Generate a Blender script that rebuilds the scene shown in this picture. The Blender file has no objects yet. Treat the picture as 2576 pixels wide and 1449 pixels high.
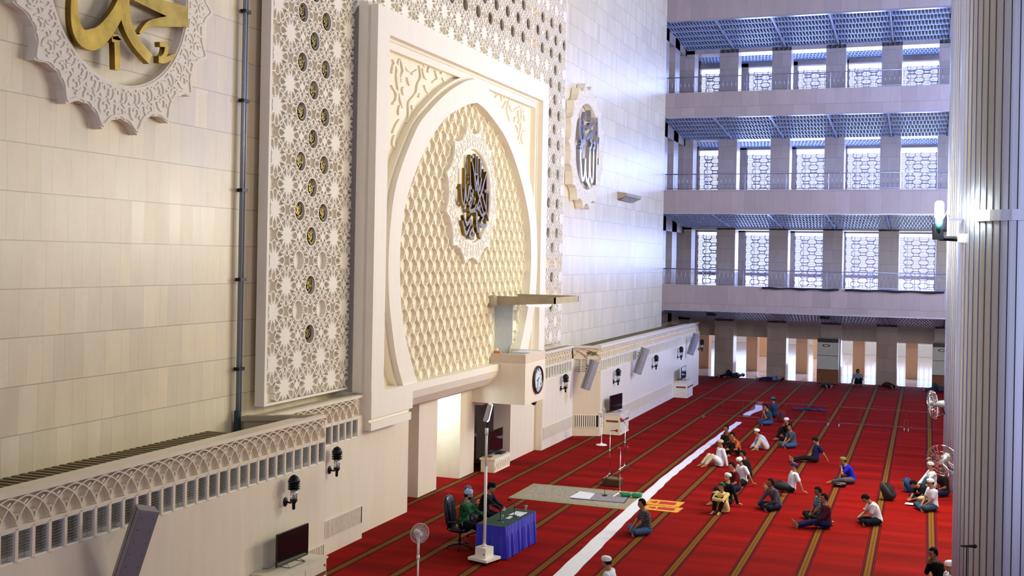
import bpy, bmesh, math, random
from mathutils import Vector, Matrix
random.seed(7)
PI = math.pi
sc = bpy.context.scene
COL = sc.collection

# ------------------------------------------------------------------ camera model (photo 2576 x 1449)
FPX, CX, PY, TR, CAMH = 2850.0, 1288.0, 649.0, .0185, 7.0
RO = math.atan(TR)
PSI = math.atan(1042 / FPX)
FW = Vector((-math.sin(PSI), math.cos(PSI), 0))
RT = Vector((math.cos(PSI), math.sin(PSI), 0))
UP = Vector((0, 0, 1))

def ray(x, y):
    u = (x - CX) * math.cos(RO) + (y - PY) * math.sin(RO)
    v = -(x - CX) * math.sin(RO) + (y - PY) * math.cos(RO)
    return FW * FPX + RT * u - UP * v

def at(x, y, X=None, Y=None, Z=None):
    d = ray(x, y)
    c = Vector((0, 0, CAMH))
    if X is not None: t = (X - c.x) / d.x
    elif Y is not None: t = (Y - c.y) / d.y
    else: t = ((0 if Z is None else Z) - c.z) / d.z
    return c + d * t

cam_d = bpy.data.cameras.new('camera')
cam = bpy.data.objects.new('camera', cam_d)
COL.objects.link(cam)
sc.camera = cam
cam_d.sensor_width = 36
cam_d.lens = FPX / 2576 * 36
cam_d.shift_y = -(724.5 - PY) / 2576
cam_d.clip_end = 400
xa = RT * math.cos(RO) + UP * math.sin(RO)
ya = -RT * math.sin(RO) + UP * math.cos(RO)
za = -FW
cam.matrix_world = Matrix(((xa.x, ya.x, za.x, 0), (xa.y, ya.y, za.y, 0), (xa.z, ya.z, za.z, CAMH), (0, 0, 0, 1)))

# ------------------------------------------------------------------ materials
def lin(c):
    return tuple((x / 12.92 if x <= .04045 else ((x + .055) / 1.055) ** 2.4) for x in c)

class NT:
    def __init__(s, name):
        s.m = bpy.data.materials.new(name); s.m.use_nodes = True
        s.t = s.m.node_tree; s.b = s.t.nodes['Principled BSDF']
    def n(s, typ, **k):
        nd = s.t.nodes.new(typ)
        for a, v in k.items():
            if a.startswith('i_'):
                key = a[2:]
                key = int(key) if key.isdigit() else key.replace('_', ' ')
                s.put(nd.inputs[key], v)
            else: setattr(nd, a, v)
        return nd
    def put(s, sock, v):
        if hasattr(v, 'node') or isinstance(v, bpy.types.NodeSocket): s.t.links.new(v, sock)
        else:
            if isinstance(v, tuple) and len(v) == 3 and sock.type == 'RGBA': v = v + (1,)
            sock.default_value = v
    def math(s, op, a, b=0.0, c=None):
        nd = s.n('ShaderNodeMath', operation=op); s.put(nd.inputs[0], a); s.put(nd.inputs[1], b)
        if c is not None: s.put(nd.inputs[2], c)
        return nd.outputs[0]
    def mix(s, f, a, b, mode='MIX'):
        nd = s.n('ShaderNodeMix', data_type='RGBA', blend_type=mode)
        s.put(nd.inputs[0], f); s.put(nd.inputs[6], a); s.put(nd.inputs[7], b)
        return nd.outputs[2]
    def pos(s):
        g = s.n('ShaderNodeNewGeometry'); x = s.n('ShaderNodeSeparateXYZ'); s.put(x.inputs[0], g.outputs['Position'])
        return g.outputs['Position'], x.outputs[0], x.outputs[1], x.outputs[2]
    def objc(s):
        g = s.n('ShaderNodeTexCoord'); x = s.n('ShaderNodeSeparateXYZ'); s.put(x.inputs[0], g.outputs['Object'])
        return g.outputs['Object'], x.outputs[0], x.outputs[1], x.outputs[2]
    def noise(s, vec, scale, detail=3, rough=.5):
        nd = s.n('ShaderNodeTexNoise'); s.put(nd.inputs['Vector'], vec); nd.inputs['Scale'].default_value = scale
        nd.inputs['Detail'].default_value = detail; nd.inputs['Roughness'].default_value = rough
        return nd.outputs[0]
    def ramp(s, f, stops):
        nd = s.n('ShaderNodeValToRGB'); s.put(nd.inputs[0], f)
        el = nd.color_ramp.elements
        while len(el) < len(stops): el.new(.5)
        for e, (p, c) in zip(el, stops): e.position = p; e.color = tuple(c) + (1,)
        return nd.outputs[0]
    def scalevec(s, v, sx, sy, sz):
        nd = s.n('ShaderNodeMapping'); s.put(nd.inputs[0], v); nd.inputs['Scale'].default_value = (sx, sy, sz)
        return nd.outputs[0]

def simple(name, col, rough=.6, metal=0, var=.06, vs=6, spec=.5, emit=None, estr=0):
    t = NT(name)
    c = lin(col)
    p, *_ = t.objc()
    f = t.noise(p, vs, 3)
    lo = tuple(max(0, x * (1 - var * 2)) for x in c); hi = tuple(min(1, x * (1 + var * 2)) for x in c)
    t.put(t.b.inputs['Base Color'], t.mix(f, lo, hi))
    t.b.inputs['Roughness'].default_value = rough; t.b.inputs['Metallic'].default_value = metal
    t.b.inputs['Specular IOR Level'].default_value = spec
    if emit:
        t.b.inputs['Emission Color'].default_value = lin(emit) + (1,); t.b.inputs['Emission Strength'].default_value = estr
    return t.m

def tilemat(name, axis, base, course=.79, rough=.22, dens=2.6, zoff=0., tone=.085, joint=.6):
    """marble cladding: level courses of irregular upright slabs"""
    t = NT(name)
    p, x, y, z = t.pos()
    u = y if axis == 'Y' else x
    zz = t.math('DIVIDE', t.math('ADD', z, zoff), course)
    r = t.math('FLOOR', zz)
    fr = t.math('FRACT', zz)
    u2 = t.math('MULTIPLY_ADD', r, 7.317, u)
    vo = t.n('ShaderNodeTexVoronoi', voronoi_dimensions='1D', feature='F1'); t.put(vo.inputs['W'], u2); vo.inputs['Scale'].default_value = dens
    ve = t.n('ShaderNodeTexVoronoi', voronoi_dimensions='1D', feature='DISTANCE_TO_EDGE'); t.put(ve.inputs['W'], u2); ve.inputs['Scale'].default_value = dens
    sepc = t.n('ShaderNodeSeparateColor'); t.put(sepc.inputs[0], vo.outputs['Color'])
    rnd = sepc.outputs[0]
    b = lin(base)
    dark = tuple(v * (1 - tone * 1.6) for v in b); light = tuple(min(1, v * (1 + tone)) for v in b)
    pink = (b[0] * 1.0, b[1] * .96, b[2] * .88)
    c = t.mix(rnd, dark, light)
    c = t.mix(t.math('MULTIPLY', sepc.outputs[1], .6), c, pink)
    nz = t.noise(t.scalevec(p, 1, 1, .35), 2.2, 5, .6)
    c = t.mix(t.math('MULTIPLY', t.math('SUBTRACT', nz, .42), 1.3), c, tuple(v * .74 for v in b))
    sp = t.noise(p, 14, 4, .6)
    c = t.mix(t.math('MULTIPLY', t.math('SUBTRACT', sp, .5), .9), c, tuple(v * .8 for v in b))
    jl = t.math('LESS_THAN', ve.outputs['Distance'], .012)
    jh = t.math('LESS_THAN', fr, .018 / course)
    j = t.math('MAXIMUM', t.math('MULTIPLY', jl, .55), jh)
    c = t.mix(t.math('MULTIPLY', j, joint), c, tuple(v * .35 for v in b))
    t.put(t.b.inputs['Base Color'], c)
    t.put(t.b.inputs['Roughness'], t.math('MULTIPLY_ADD', rnd, .06, rough))
    bm_ = t.n('ShaderNodeBump'); bm_.inputs['Strength'].default_value = .12; bm_.inputs['Distance'].default_value = .01
    t.put(bm_.inputs['Height'], t.math('ADD', t.math('MULTIPLY', nz, .5), t.math('SUBTRACT', 1, j)))
    t.put(t.b.inputs['Normal'], bm_.outputs[0])
    return t.m

def stonemat(name, base, rough=.4, vein=.10, axis=None):
    t = NT(name)
    p, x, y, z = t.pos()
    b = lin(base)
    f = t.noise(t.scalevec(p, 3, 3, .35), 1.6, 5, .6)
    g = t.noise(p, 9, 4, .6)
    c = t.mix(f, tuple(v * (1 - vein) for v in b), tuple(min(1, v * (1 + vein)) for v in b))
    c = t.mix(t.math('MULTIPLY', g, .35), c, (b[0] * .93, b[1] * .86, b[2] * .76))
    t.put(t.b.inputs['Base Color'], c)
    t.put(t.b.inputs['Roughness'], t.math('MULTIPLY_ADD', g, .15, rough))
    return t.m

M = {}
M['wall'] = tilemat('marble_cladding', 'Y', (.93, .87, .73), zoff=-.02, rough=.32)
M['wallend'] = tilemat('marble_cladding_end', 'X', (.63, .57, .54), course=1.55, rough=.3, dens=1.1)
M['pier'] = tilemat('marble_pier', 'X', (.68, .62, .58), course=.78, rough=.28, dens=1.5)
M['low'] = stonemat('pale_marble', (.93, .885, .79), .33)
M['cream'] = stonemat('cream_stone', (.95, .92, .85), .5, .05)
M['creamy'] = stonemat('warm_cream_stone', (.955, .92, .82), .5, .05)
M['tan'] = stonemat('tan_marble', (.86, .79, .70), .4)
M['white'] = simple('white_paint', (.93, .92, .88), .45, var=.03)
M['metalroof'] = simple('olive_metal_roof', (.47, .42, .28), .55, .2)
M['concrete'] = simple('grey_concrete', (.66, .61, .50), .8, var=.12, vs=3)
M['gold'] = simple('polished_brass', (.56, .47, .22), .34, 1, .35, 3)
M['golddark'] = simple('dark_bronze', (.30, .25, .13), .45, .7)
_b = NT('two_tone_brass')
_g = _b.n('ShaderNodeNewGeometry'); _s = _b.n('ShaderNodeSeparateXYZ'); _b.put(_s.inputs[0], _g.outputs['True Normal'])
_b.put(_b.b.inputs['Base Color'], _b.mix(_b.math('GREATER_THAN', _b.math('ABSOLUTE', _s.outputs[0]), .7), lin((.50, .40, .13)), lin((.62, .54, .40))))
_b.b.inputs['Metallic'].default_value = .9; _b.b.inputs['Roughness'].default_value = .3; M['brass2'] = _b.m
M['silver'] = simple('brushed_steel_letters', (.80, .78, .76), .2, 1)
M['dark'] = simple('dark_recess', (.10, .09, .08), .8)
M['black'] = simple('black_plastic', (.045, .045, .055), .35, var=.2)
M['iron'] = simple('black_iron', (.06, .06, .09), .4, .4)
M['glassy'] = simple('slat_glass', (.36, .36, .30), .25, 0)
M['rail'] = simple('steel_rail', (.62, .63, .70), .35, .85)
M['coffer'] = simple('coffer_steel', (.72, .77, .86), .4, .25, .05)
M['cofferback'] = simple('coffer_backing', (.10, .15, .34), .7)
M['pipe'] = simple('grey_pipe', (.55, .58, .62), .4, .3)
M['teal'] = simple('teal_pipe', (.10, .24, .25), .5)
M['exterior'] = simple('bright_plaster', (.93, .90, .88), .6)
M['granite'] = tilemat('pale_granite', 'X', (.80, .78, .80), course=30, rough=.08, dens=1.2, joint=.2)
M['warmstone'] = stonemat('warm_tan_stone', (.84, .66, .50), .3)  # tan-orange stone of the inner and outer piers
M['wood'] = simple('brown_wood', (.50, .27, .10), .5, var=.15)
M['ltgrey'] = simple('light_grey_paint', (.80, .81, .82), .4)
M['grey'] = simple('speaker_grey', (.58, .57, .58), .5)
M['chrome'] = simple('chrome', (.85, .85, .87), .12, 1, .02)
M['glasspane'] = None

def glassmat(name, tint=(1, 1, 1), refl=.12, rough=.03):
    t = NT(name)
    t.t.nodes.remove(t.b)
    out = [n for n in t.t.nodes if n.type == 'OUTPUT_MATERIAL'][0]
    tr = t.n('ShaderNodeBsdfTransparent'); tr.inputs[0].default_value = tuple(tint) + (1,)
    gl = t.n('ShaderNodeBsdfGlossy'); gl.inputs['Roughness'].default_value = rough
    fr = t.n('ShaderNodeFresnel'); fr.inputs[0].default_value = 1.45
    f = t.math('MULTIPLY_ADD', fr.outputs[0], .6, refl)
    mx = t.n('ShaderNodeMixShader'); t.put(mx.inputs[0], f); t.put(mx.inputs[1], tr.outputs[0]); t.put(mx.inputs[2], gl.outputs[0])
    t.put(out.inputs[0], mx.outputs[0])
    return t.m
M['acrylic'] = glassmat('clear_acrylic', (.93, .93, .95), .05)
M['lampglass'] = glassmat('clear_lamp_glass', (.85, .88, .9), .25)
M['fanblade'] = glassmat('translucent_blades', (.72, .76, .82), .18, .2)

def carpetmat():
    t = NT('red_prayer_carpet')
    p, x, y, z = t.pos()
    P = 1.385
    fx = t.math('FRACT', t.math('ADD', t.math('DIVIDE', t.math('SUBTRACT', x, .25), P), .5))
    d = t.math('ABSOLUTE', t.math('MULTIPLY', t.math('SUBTRACT', fx, .5), P))
    red = lin((.57, .055, .04)); red2 = lin((.38, .018, .016)); 
    # pile brushed in long patches between the lines and across them
    row = t.math('FLOOR', t.math('DIVIDE', t.math('SUBTRACT', x, .25), P))
    v1 = t.noise(t.scalevec(p, .5, 1.6, 1), 1.0, 3, .6)
    wn = t.n('ShaderNodeTexNoise', noise_dimensions='1D'); t.put(wn.inputs['W'], t.math('MULTIPLY_ADD', row, 13.7, y)); wn.inputs['Scale'].default_value = 1.1
    wn.inputs['Detail'].default_value = 2
    f = t.math('MULTIPLY_ADD', wn.outputs[0], .7, t.math('MULTIPLY', v1, .4))
    f = t.math('MULTIPLY', t.math('SUBTRACT', f, .38), 2.6)
    cl = t.n('ShaderNodeClamp'); t.put(cl.inputs[0], f)
    c = t.mix(cl.outputs[0], red2, red)
    # woven ribs
    rib = t.math('ABSOLUTE', t.math('SINE', t.math('MULTIPLY', x, PI / .032)))
    rb2 = t.math('ABSOLUTE', t.math('SINE', t.math('MULTIPLY', y, PI / .05)))
    rb = t.math('MULTIPLY', t.math('MULTIPLY', t.math('GREATER_THAN', rib, .72), t.math('GREATER_THAN', rb2, .5)), .22)
    c = t.mix(rb, c, lin((.92, .22, .14)))
    maroon = lin((.30, .02, .08)); gold = lin((.50, .34, .13)); gold2 = lin((.30, .18, .06)); 
    def band(a, b): return t.math('MULTIPLY', t.math('GREATER_THAN', d, a), t.math('LESS_THAN', d, b))
    c = t.mix(band(.085, .142), c, maroon)
    c = t.mix(band(.112, .119), c, lin((.66, .12, .14)))
    c = t.mix(band(.148, .154), c, lin((.45, .16, .10)))
    ck = t.math('GREATER_THAN', t.math('ADD', t.math('SINE', t.math('MULTIPLY', y, 2 * PI / .11)), t.math('COSINE', t.math('MULTIPLY', d, 2 * PI / .075))), .75)
    gm = t.mix(ck, gold, gold2)
    c = t.mix(band(-1, .072), c, gm)
    c = t.mix(band(.072, .085), c, lin((.22, .14, .10)))
    fibre = t.noise(p, 90, 2, .7)
    c = t.mix(t.math('MULTIPLY', fibre, .25), c, (0, 0, 0))
    # seams where carpet lengths meet
    for ys in (19.6, 39.9, 62.5):
        s = t.math('LESS_THAN', t.math('ABSOLUTE', t.math('SUBTRACT', y, ys)), .012)
        c = t.mix(t.math('MULTIPLY', s, .6), c, (0.02, 0, 0))
    t.put(t.b.inputs['Base Color'], c)
    t.b.inputs['Roughness'].default_value = .9
    t.b.inputs['Specular IOR Level'].default_value = .05
    bm_ = t.n('ShaderNodeBump'); bm_.inputs['Strength'].default_value = .3; bm_.inputs['Distance'].default_value = .01
    t.put(bm_.inputs['Height'], fibre); t.put(t.b.inputs['Normal'], bm_.outputs[0])
    return t.m
M['carpet'] = carpetmat()

# ------------------------------------------------------------------ mesh builder
class MB:
    def __init__(s): s.v = []; s.f = []
    def box(s, x0, y0, z0, x1, y1, z1):
        b = len(s.v)
        s.v += [(x0, y0, z0), (x1, y0, z0), (x1, y1, z0), (x0, y1, z0), (x0, y0, z1), (x1, y0, z1), (x1, y1, z1), (x0, y1, z1)]
        s.f += [[b + i for i in q] for q in ((0, 3, 2, 1), (4, 5, 6, 7), (0, 1, 5, 4), (1, 2, 6, 5), (2, 3, 7, 6), (3, 0, 4, 7))]
        return s
    def obox(s, c, ax, ay, az, hx, hy, hz):
        """box centred at c along three axes"""
        b = len(s.v); c = Vector(c)
        for sz in (-1, 1):
            for sx, sy in ((-1, -1), (1, -1), (1, 1), (-1, 1)):
                s.v.append(tuple(c + ax * hx * sx + ay * hy * sy + az * hz * sz))
        s.f += [[b + i for i in q] for q in ((0, 3, 2, 1), (4, 5, 6, 7), (0, 1, 5, 4), (1, 2, 6, 5), (2, 3, 7, 6), (3, 0, 4, 7))]
        return s
    def prism(s, pts, off):
        """closed polygon (3D points) swept by the vector off"""
        n = len(pts); b = len(s.v); off = Vector(off)
        s.v += [tuple(p) for p in pts] + [tuple(Vector(p) + off) for p in pts]
        s.f.append([b + i for i in range(n)][::-1]); s.f.append([b + n + i for i in range(n)])
        for i in range(n):
            j = (i + 1) % n
            s.f.append([b + i, b + j, b + n + j, b + n + i])
        return s
    def poly(s, pts):
        b = len(s.v); s.v += [tuple(p) for p in pts]; s.f.append([b + i for i in range(len(pts))]); return s
    def strip(s, A, B):
        """quads between two equal rows of points"""
        b = len(s.v); n = len(A); s.v += [tuple(p) for p in A] + [tuple(p) for p in B]
        for i in range(n - 1): s.f.append([b + i, b + i + 1, b + n + i + 1, b + n + i])
        return s
    def tube(s, pts, r, n=8, cap=True):
        pts = [Vector(p) for p in pts]; m = len(pts)
        rs = r if isinstance(r, (list, tuple)) else [r] * m
        b = len(s.v); prev = None
        for i, p in enumerate(pts):
            d = (pts[min(i + 1, m - 1)] - pts[max(i - 1, 0)])
            d = d.normalized() if d.length > 1e-9 else Vector((0, 0, 1))
            if prev is None:
                a = Vector((0, 0, 1)) if abs(d.z) < .9 else Vector((1, 0, 0))
                e = d.cross(a).normalized()
            else:
                e = (prev - d * prev.dot(d)).normalized()
            prev = e; g = d.cross(e)
            for k in range(n):
                t = 2 * PI * k / n
                s.v.append(tuple(p + (e * math.cos(t) + g * math.sin(t)) * rs[i]))
        for i in range(m - 1):
            for k in range(n):
                k2 = (k + 1) % n
                s.f.append([b + i * n + k, b + i * n + k2, b + (i + 1) * n + k2, b + (i + 1) * n + k])
        if cap:
            s.f.append([b + k for k in range(n)][::-1]); s.f.append([b + (m - 1) * n + k for k in range(n)])
        return s
    def lathe(s, prof, c=(0, 0, 0), n=20, axis=None, sx=1, sy=1):
        """profile of (r, h) turned about axis through c"""
        c = Vector(c); az = Vector(axis).normalized() if axis else Vector((0, 0, 1))
        a = Vector((1, 0, 0)) if abs(az.x) < .9 else Vector((0, 1, 0))
        ax = (a - az * a.dot(az)).normalized(); ay = az.cross(ax)
        b = len(s.v); m = len(prof)
        for r, h in prof:
            for k in range(n):
                t = 2 * PI * k / n
                s.v.append(tuple(c + ax * r * math.cos(t) * sx + ay * r * math.sin(t) * sy + az * h))
        for i in range(m - 1):
            for k in range(n):
                k2 = (k + 1) % n
                s.f.append([b + i * n + k, b + i * n + k2, b + (i + 1) * n + k2, b + (i + 1) * n + k])
        s.f.append([b + k for k in range(n)][::-1]); s.f.append([b + (m - 1) * n + k for k in range(n)])
        return s
    def ell(s, c, rx, ry, rz, n=12, m=8, rot=None):
        c = Vector(c); b = len(s.v)
        R = rot or Matrix.Identity(3)
        for i in range(m + 1):
            ph = PI * i / m
            for k in range(n):
                t = 2 * PI * k / n
                q = Vector((rx * math.sin(ph) * math.cos(t), ry * math.sin(ph) * math.sin(t), rz * math.cos(ph)))
                s.v.append(tuple(c + R @ q))
        for i in range(m):
            for k in range(n):
                k2 = (k + 1) % n
                s.f.append([b + i * n + k, b + (i + 1) * n + k, b + (i + 1) * n + k2, b + i * n + k2])
        return s
    def cap(s, p0, r0, p1, r1, n=10):
        """tapered limb with round ends"""
        p0 = Vector(p0); p1 = Vector(p1); d = p1 - p0; L = d.length
        if L < 1e-6: return s.ell(p0, r0, r0, r0)
        prof = [(r0 * math.cos(a), -r0 * math.sin(a)) for a in (1.5, 1.05, .5)] + [(r0, 0), (r1, L)] + [(r1 * math.cos(a), L + r1 * math.sin(a)) for a in (.5, 1.05, 1.5)]
        return s.lathe(prof, p0, n, d)
    def bar2(s, p, q, w, x0, x1):
        """bar in the Y-Z plane between p and q (y, z), from x0 to x1"""
        x1 += random.random() * .0012
        dy, dz = q[0] - p[0], q[1] - p[1]; L = math.hypot(dy, dz)
        if L < 1e-6: return s
        ny, nz = -dz / L * w / 2, dy / L * w / 2
        b = len(s.v)
        for X in (x0, x1):
            s.v += [(X, p[0] + ny, p[1] + nz), (X, q[0] + ny, q[1] + nz), (X, q[0] - ny, q[1] - nz), (X, p[0] - ny, p[1] - nz)]
        s.f += [[b + i for i in q_] for q_ in ((4, 5, 6, 7), (0, 1, 5, 4), (1, 2, 6, 5), (2, 3, 7, 6), (3, 0, 4, 7))]
        return s
    def ribbon(s, pts, ws, x0, x1):
        """brush stroke in the Y-Z plane, width varying, raised from x0 to x1"""
        x1 += random.random() * .004
        n = len(pts); ws = ws if isinstance(ws, (list, tuple)) else [ws] * n
        L = []; R = []
        for i in range(n):
            a = pts[max(i - 1, 0)]; c = pts[min(i + 1, n - 1)]
            dy, dz = c[0] - a[0], c[1] - a[1]; l = math.hypot(dy, dz) or 1
            ny, nz = -dz / l * ws[i] / 2, dy / l * ws[i] / 2
            L.append((pts[i][0] + ny, pts[i][1] + nz)); R.append((pts[i][0] - ny, pts[i][1] - nz))
        f = lambda P, X: [(X, y, z) for y, z in P]
        s.strip(f(L, x1), f(R, x1)); s.strip(f(L, x0), f(L, x1)); s.strip(f(R, x1), f(R, x0))
        s.poly([f(L, x0)[0], f(L, x1)[0], f(R, x1)[0], f(R, x0)[0]]); s.poly([f(L, x0)[-1], f(R, x0)[-1], f(R, x1)[-1], f(L, x1)[-1]])
        return s
    def mesh(s, name, mat=None, smooth=False):
        me = bpy.data.meshes.new(name); me.from_pydata(s.v, [], s.f)
        if mat: me.materials.append(mat)
        if smooth:
            me.polygons.foreach_set('use_smooth', [True] * len(me.polygons))
        me.update(); 
        bm_ = bmesh.new(); bm_.from_mesh(me); bmesh.ops.recalc_face_normals(bm_, faces=bm_.faces); bm_.to_mesh(me); bm_.free()
        return me
    def build(s, name, mat, parent=None, smooth=False, **k):
        o = bpy.data.objects.new(name, s.mesh(name, M[mat] if isinstance(mat, str) else mat, smooth)); COL.objects.link(o)
        if parent: o.parent = parent
        return tag(o, **k)

def tag(o, label=None, cat=None, group=None, kind=None):
    if label: o['label'] = label
    if cat: o['category'] = cat
    if group: o['group'] = group
    if kind: o['kind'] = kind
    return o

def thing(name, label, cat, loc=(0, 0, 0), rz=0, group=None, kind=None):
    o = bpy.data.objects.new(name, None); COL.objects.link(o)
    o.empty_display_size = .1; o.location = loc; o.rotation_euler = (0, 0, rz)
    return tag(o, label, cat, group, kind)

def struct(name, mb, mat, parent=None):
    o = mb.build(name, mat, parent)
    if not parent: o['kind'] = 'structure'
    return o

def copy_tree(o, parent=None):
    c = o.copy(); COL.objects.link(c); c.parent = parent
    for ch in list(o.children): copy_tree(ch, c)
    return c

def interp(tab, x):
    if x <= tab[0][0]: return tab[0][1]
    for (a, fa), (b, fb) in zip(tab, tab[1:]):
        if x <= b: return fa + (fb - fa) * (x - a) / (b - a)
    return tab[-1][1]

def smoothpts(pts, k=4):
    """Catmull-Rom through the points"""
    out = []; n = len(pts)
    for i in range(n - 1):
        p0 = Vector(pts[max(i - 1, 0)]); p1 = Vector(pts[i]); p2 = Vector(pts[i + 1]); p3 = Vector(pts[min(i + 2, n - 1)])
        for j in range(k):
            t = j / k
            out.append(tuple(.5 * ((2 * p1) + (-p0 + p2) * t + (2 * p0 - 5 * p1 + 4 * p2 - p3) * t * t + (-p0 + 3 * p1 - 3 * p2 + p3) * t ** 3)))
    out.append(tuple(pts[-1]))
    return out
# ================================================================== SETTING
XM, XL, XR, XP = -13.8, -12.05, -13.0, -13.05   # main wall, low block face, recess faces
YC = 31.85                                       # axis of the portal
struct('floor', MB().box(-16, -60, -.1, 26, 69.3, 0), 'carpet')
struct('wall_left', MB().box(XM - .5, 10, 0, XM, 25.3, 24.5).box(XM - .5, 25.3, 3.0, XM, 38.6, 24.5).box(XM - .5, 38.6, 0, XM, 62.2, 24.5), 'wall')
# louvre unit shared by every small window of the low walls
PW, WH0, WH1 = .326, 2.53, 3.03
fr = MB()
for a, b in ((0, .03), (PW - .03, PW)): fr.box(-.13, a, 0, 0, b, .5)
fr.box(-.13, 0, 0, 0, PW, .02).box(-.13, 0, .47, 0, PW, .5)
fr_me = fr.mesh('window_frame', M['low'])
inn = MB()
for a, b in ((.03, .045), (PW - .045, PW - .03)): inn.box(-.12, a, .02, -.015, b, .47)
inn.box(-.12, .045, .02, -.015, PW - .045, .04).box(-.12, .045, .45, -.015, PW - .045, .47)
inn_me = inn.mesh('casement', M['white'])
sl = []
for var in range(2):
    q = MB()
    for k in range(9):
        z = .06 + k * .044
        if var == 1 and k == 0: continue
        q.prism([(-.10, .045, z), (-.035, .045, z + (.028 if var else .036)), (-.035, PW - .045, z + (.028 if var else .036)), (-.10, PW - .045, z)], (0, 0, .005))
    sl.append(q.mesh('louvre_slats', M['glassy']))
wcount = [0]
def louvre_row(X, y0, n, ang=0., org=None):
    for i in range(n):
        wcount[0] += 1
        o = bpy.data.objects.new('window_%d' % wcount[0], fr_me); COL.objects.link(o); o['kind'] = 'structure'
        if org is None: o.location = (X, y0 + i * PW, WH0)
        else:
            d = Vector((-math.sin(ang), math.cos(ang), 0)) * (i * PW); o.location = Vector((org[0], org[1], WH0)) + d; o.rotation_euler = (0, 0, ang)
        c = bpy.data.objects.new('casement', inn_me); COL.objects.link(c); c.parent = o
        s_ = bpy.data.objects.new('louvre', sl[(i * 7 // 3) % 2]); COL.objects.link(s_); s_.parent = o

def frieze(mb, n, T, P=PW, x0=-.09, x1=0):
    """interlaced pointed arches between z 3.06 and 3.48; T maps (s, z, depth) to a point"""
    def rib(pts, w=.022, x1=x1):
        x1 = x1 + random.random() * .0015
        for p, q in zip(pts, pts[1:]):
            ds, dz = q[0] - p[0], q[1] - p[1]; L = math.hypot(ds, dz)
            ns, nz = -dz / L * w / 2, ds / L * w / 2
            b = len(mb.v)
            for X in (x0, x1):
                for (s_, z_) in ((p[0] + ns, p[1] + nz), (q[0] + ns, q[1] + nz), (q[0] - ns, q[1] - nz), (p[0] - ns, p[1] - nz)): mb.v.append(T(s_, z_, X))
            mb.f.extend([[b + i for i in q_] for q_ in ((4, 5, 6, 7), (0, 1, 5, 4), (2, 3, 7, 6))])
    H0, H1 = 3.085, 3.475
    prof = [(0, 0), (.05, .19), (.15, .39), (.30, .60), (.5, .78), (.67, .885), (.85, .96), (1, 1)]
    Wd = P * 1.5
    top = n * P
    for i in range(-1, n + 2):
        for sg in (1, -1):
            s0 = i * P
            pts = [(s0 + sg * Wd * a, H0 + (H1 - H0) * b) for a, b in prof]
            pts = [p for p in pts if -.001 <= p[0] <= top + .001]
            if len(pts) > 1: rib(pts, .02)
        if 0 <= i <= n:   # little drops hanging at each foot
            s0 = i * P
            for sg in (1, -1):
                if 0 <= s0 + sg * .05 <= top: rib([(s0, H0 + .16), (s0 + sg * .035, H0 + .11), (s0, H0 + .02)], .014)
        if 0 <= i < n:
            c = (i + .5) * P
            rib([(c - .035, H1 - .10), (c + .035, H1 - .06)], .03)
            rib([(i * P + .01, H0 - .012), (i * P + .085, H0 - .012)], .035)

def low_wall(name, X, y0, y1, mat='low', nwin=None, rim=.17, grille=None):
    n = nwin if nwin is not None else int(round((y1 - y0) / PW))
    mb = MB().box(X - .6, y0, 0, X, y1, WH0).box(X - .6, y0, WH0, X - .13, y1, 3.06)
    mb.box(X - .6, y0, 3.03, X, y1, 3.06).box(X - .6, y0, 3.06, X - .085, y1, 3.5).box(X - rim, y0, 3.49, X, y1, 3.56)
    pad = (y1 - y0) - n * PW
    if pad > 0: mb.box(X - .13, y0 + n * PW, WH0, X, y1, 3.03)
    frieze(mb, int((y1 - y0) / PW), lambda s_, z, d: (X + d, y0 + s_, z))
    w = struct(name, mb, mat)
    louvre_row(X, y0, n)
    return w

low_wall('wall_left_near_block', XL, 9.13, 21.52)
low_wall('wall_left_near_recess', XR, 20.9, 25.1, nwin=12)
low_wall('wall_left_far_recess', XP, 39.2, 43.0, nwin=11)
low_wall('wall_left_far_block', XL, 43.46, 64.2)
# diagonal return between the far recess and the far block
A = Vector((XP, 43.0, 0)); B = Vector((XL, 43.46, 0)); dd = (B - A).normalized(); nn = Vector((dd.y, -dd.x, 0))
def Td(s_, z, d):
    p = A + dd * s_ + nn * d; return (p.x, p.y, z)
L = (B - A).length
mb = MB()
def dslab(z0, z1, d0, d1, s0=0, s1=L):
    mb.prism([Td(s0, z0, d0), Td(s1, z0, d0), Td(s1, z0, d1), Td(s0, z0, d1)], (0, 0, z1 - z0))
dslab(0, WH0, -.3, 0); dslab(WH0, 3.06, -.3, -.12); dslab(3.03, 3.06, -.3, 0); dslab(3.06, 3.5, -.3, -.085); dslab(3.49, 3.56, -.3, 0)
frieze(mb, 2, Td, P=L / 2)
n4 = 4
for i in range(n4): dslab(WH0, 3.03, -.12, 0, i * L / n4, i * L / n4 + .055)
struct('wall_left_return', mb, 'tan')
mb = MB()
for i in range(n4):
    for k in range(7): 
        z = WH0 + .06 + k * .062; dslab(z, z + .022, -.1, -.03, i * L / n4 + .055, (i + 1) * L / n4)
g = struct('window_row_return', mb, 'white')
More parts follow.
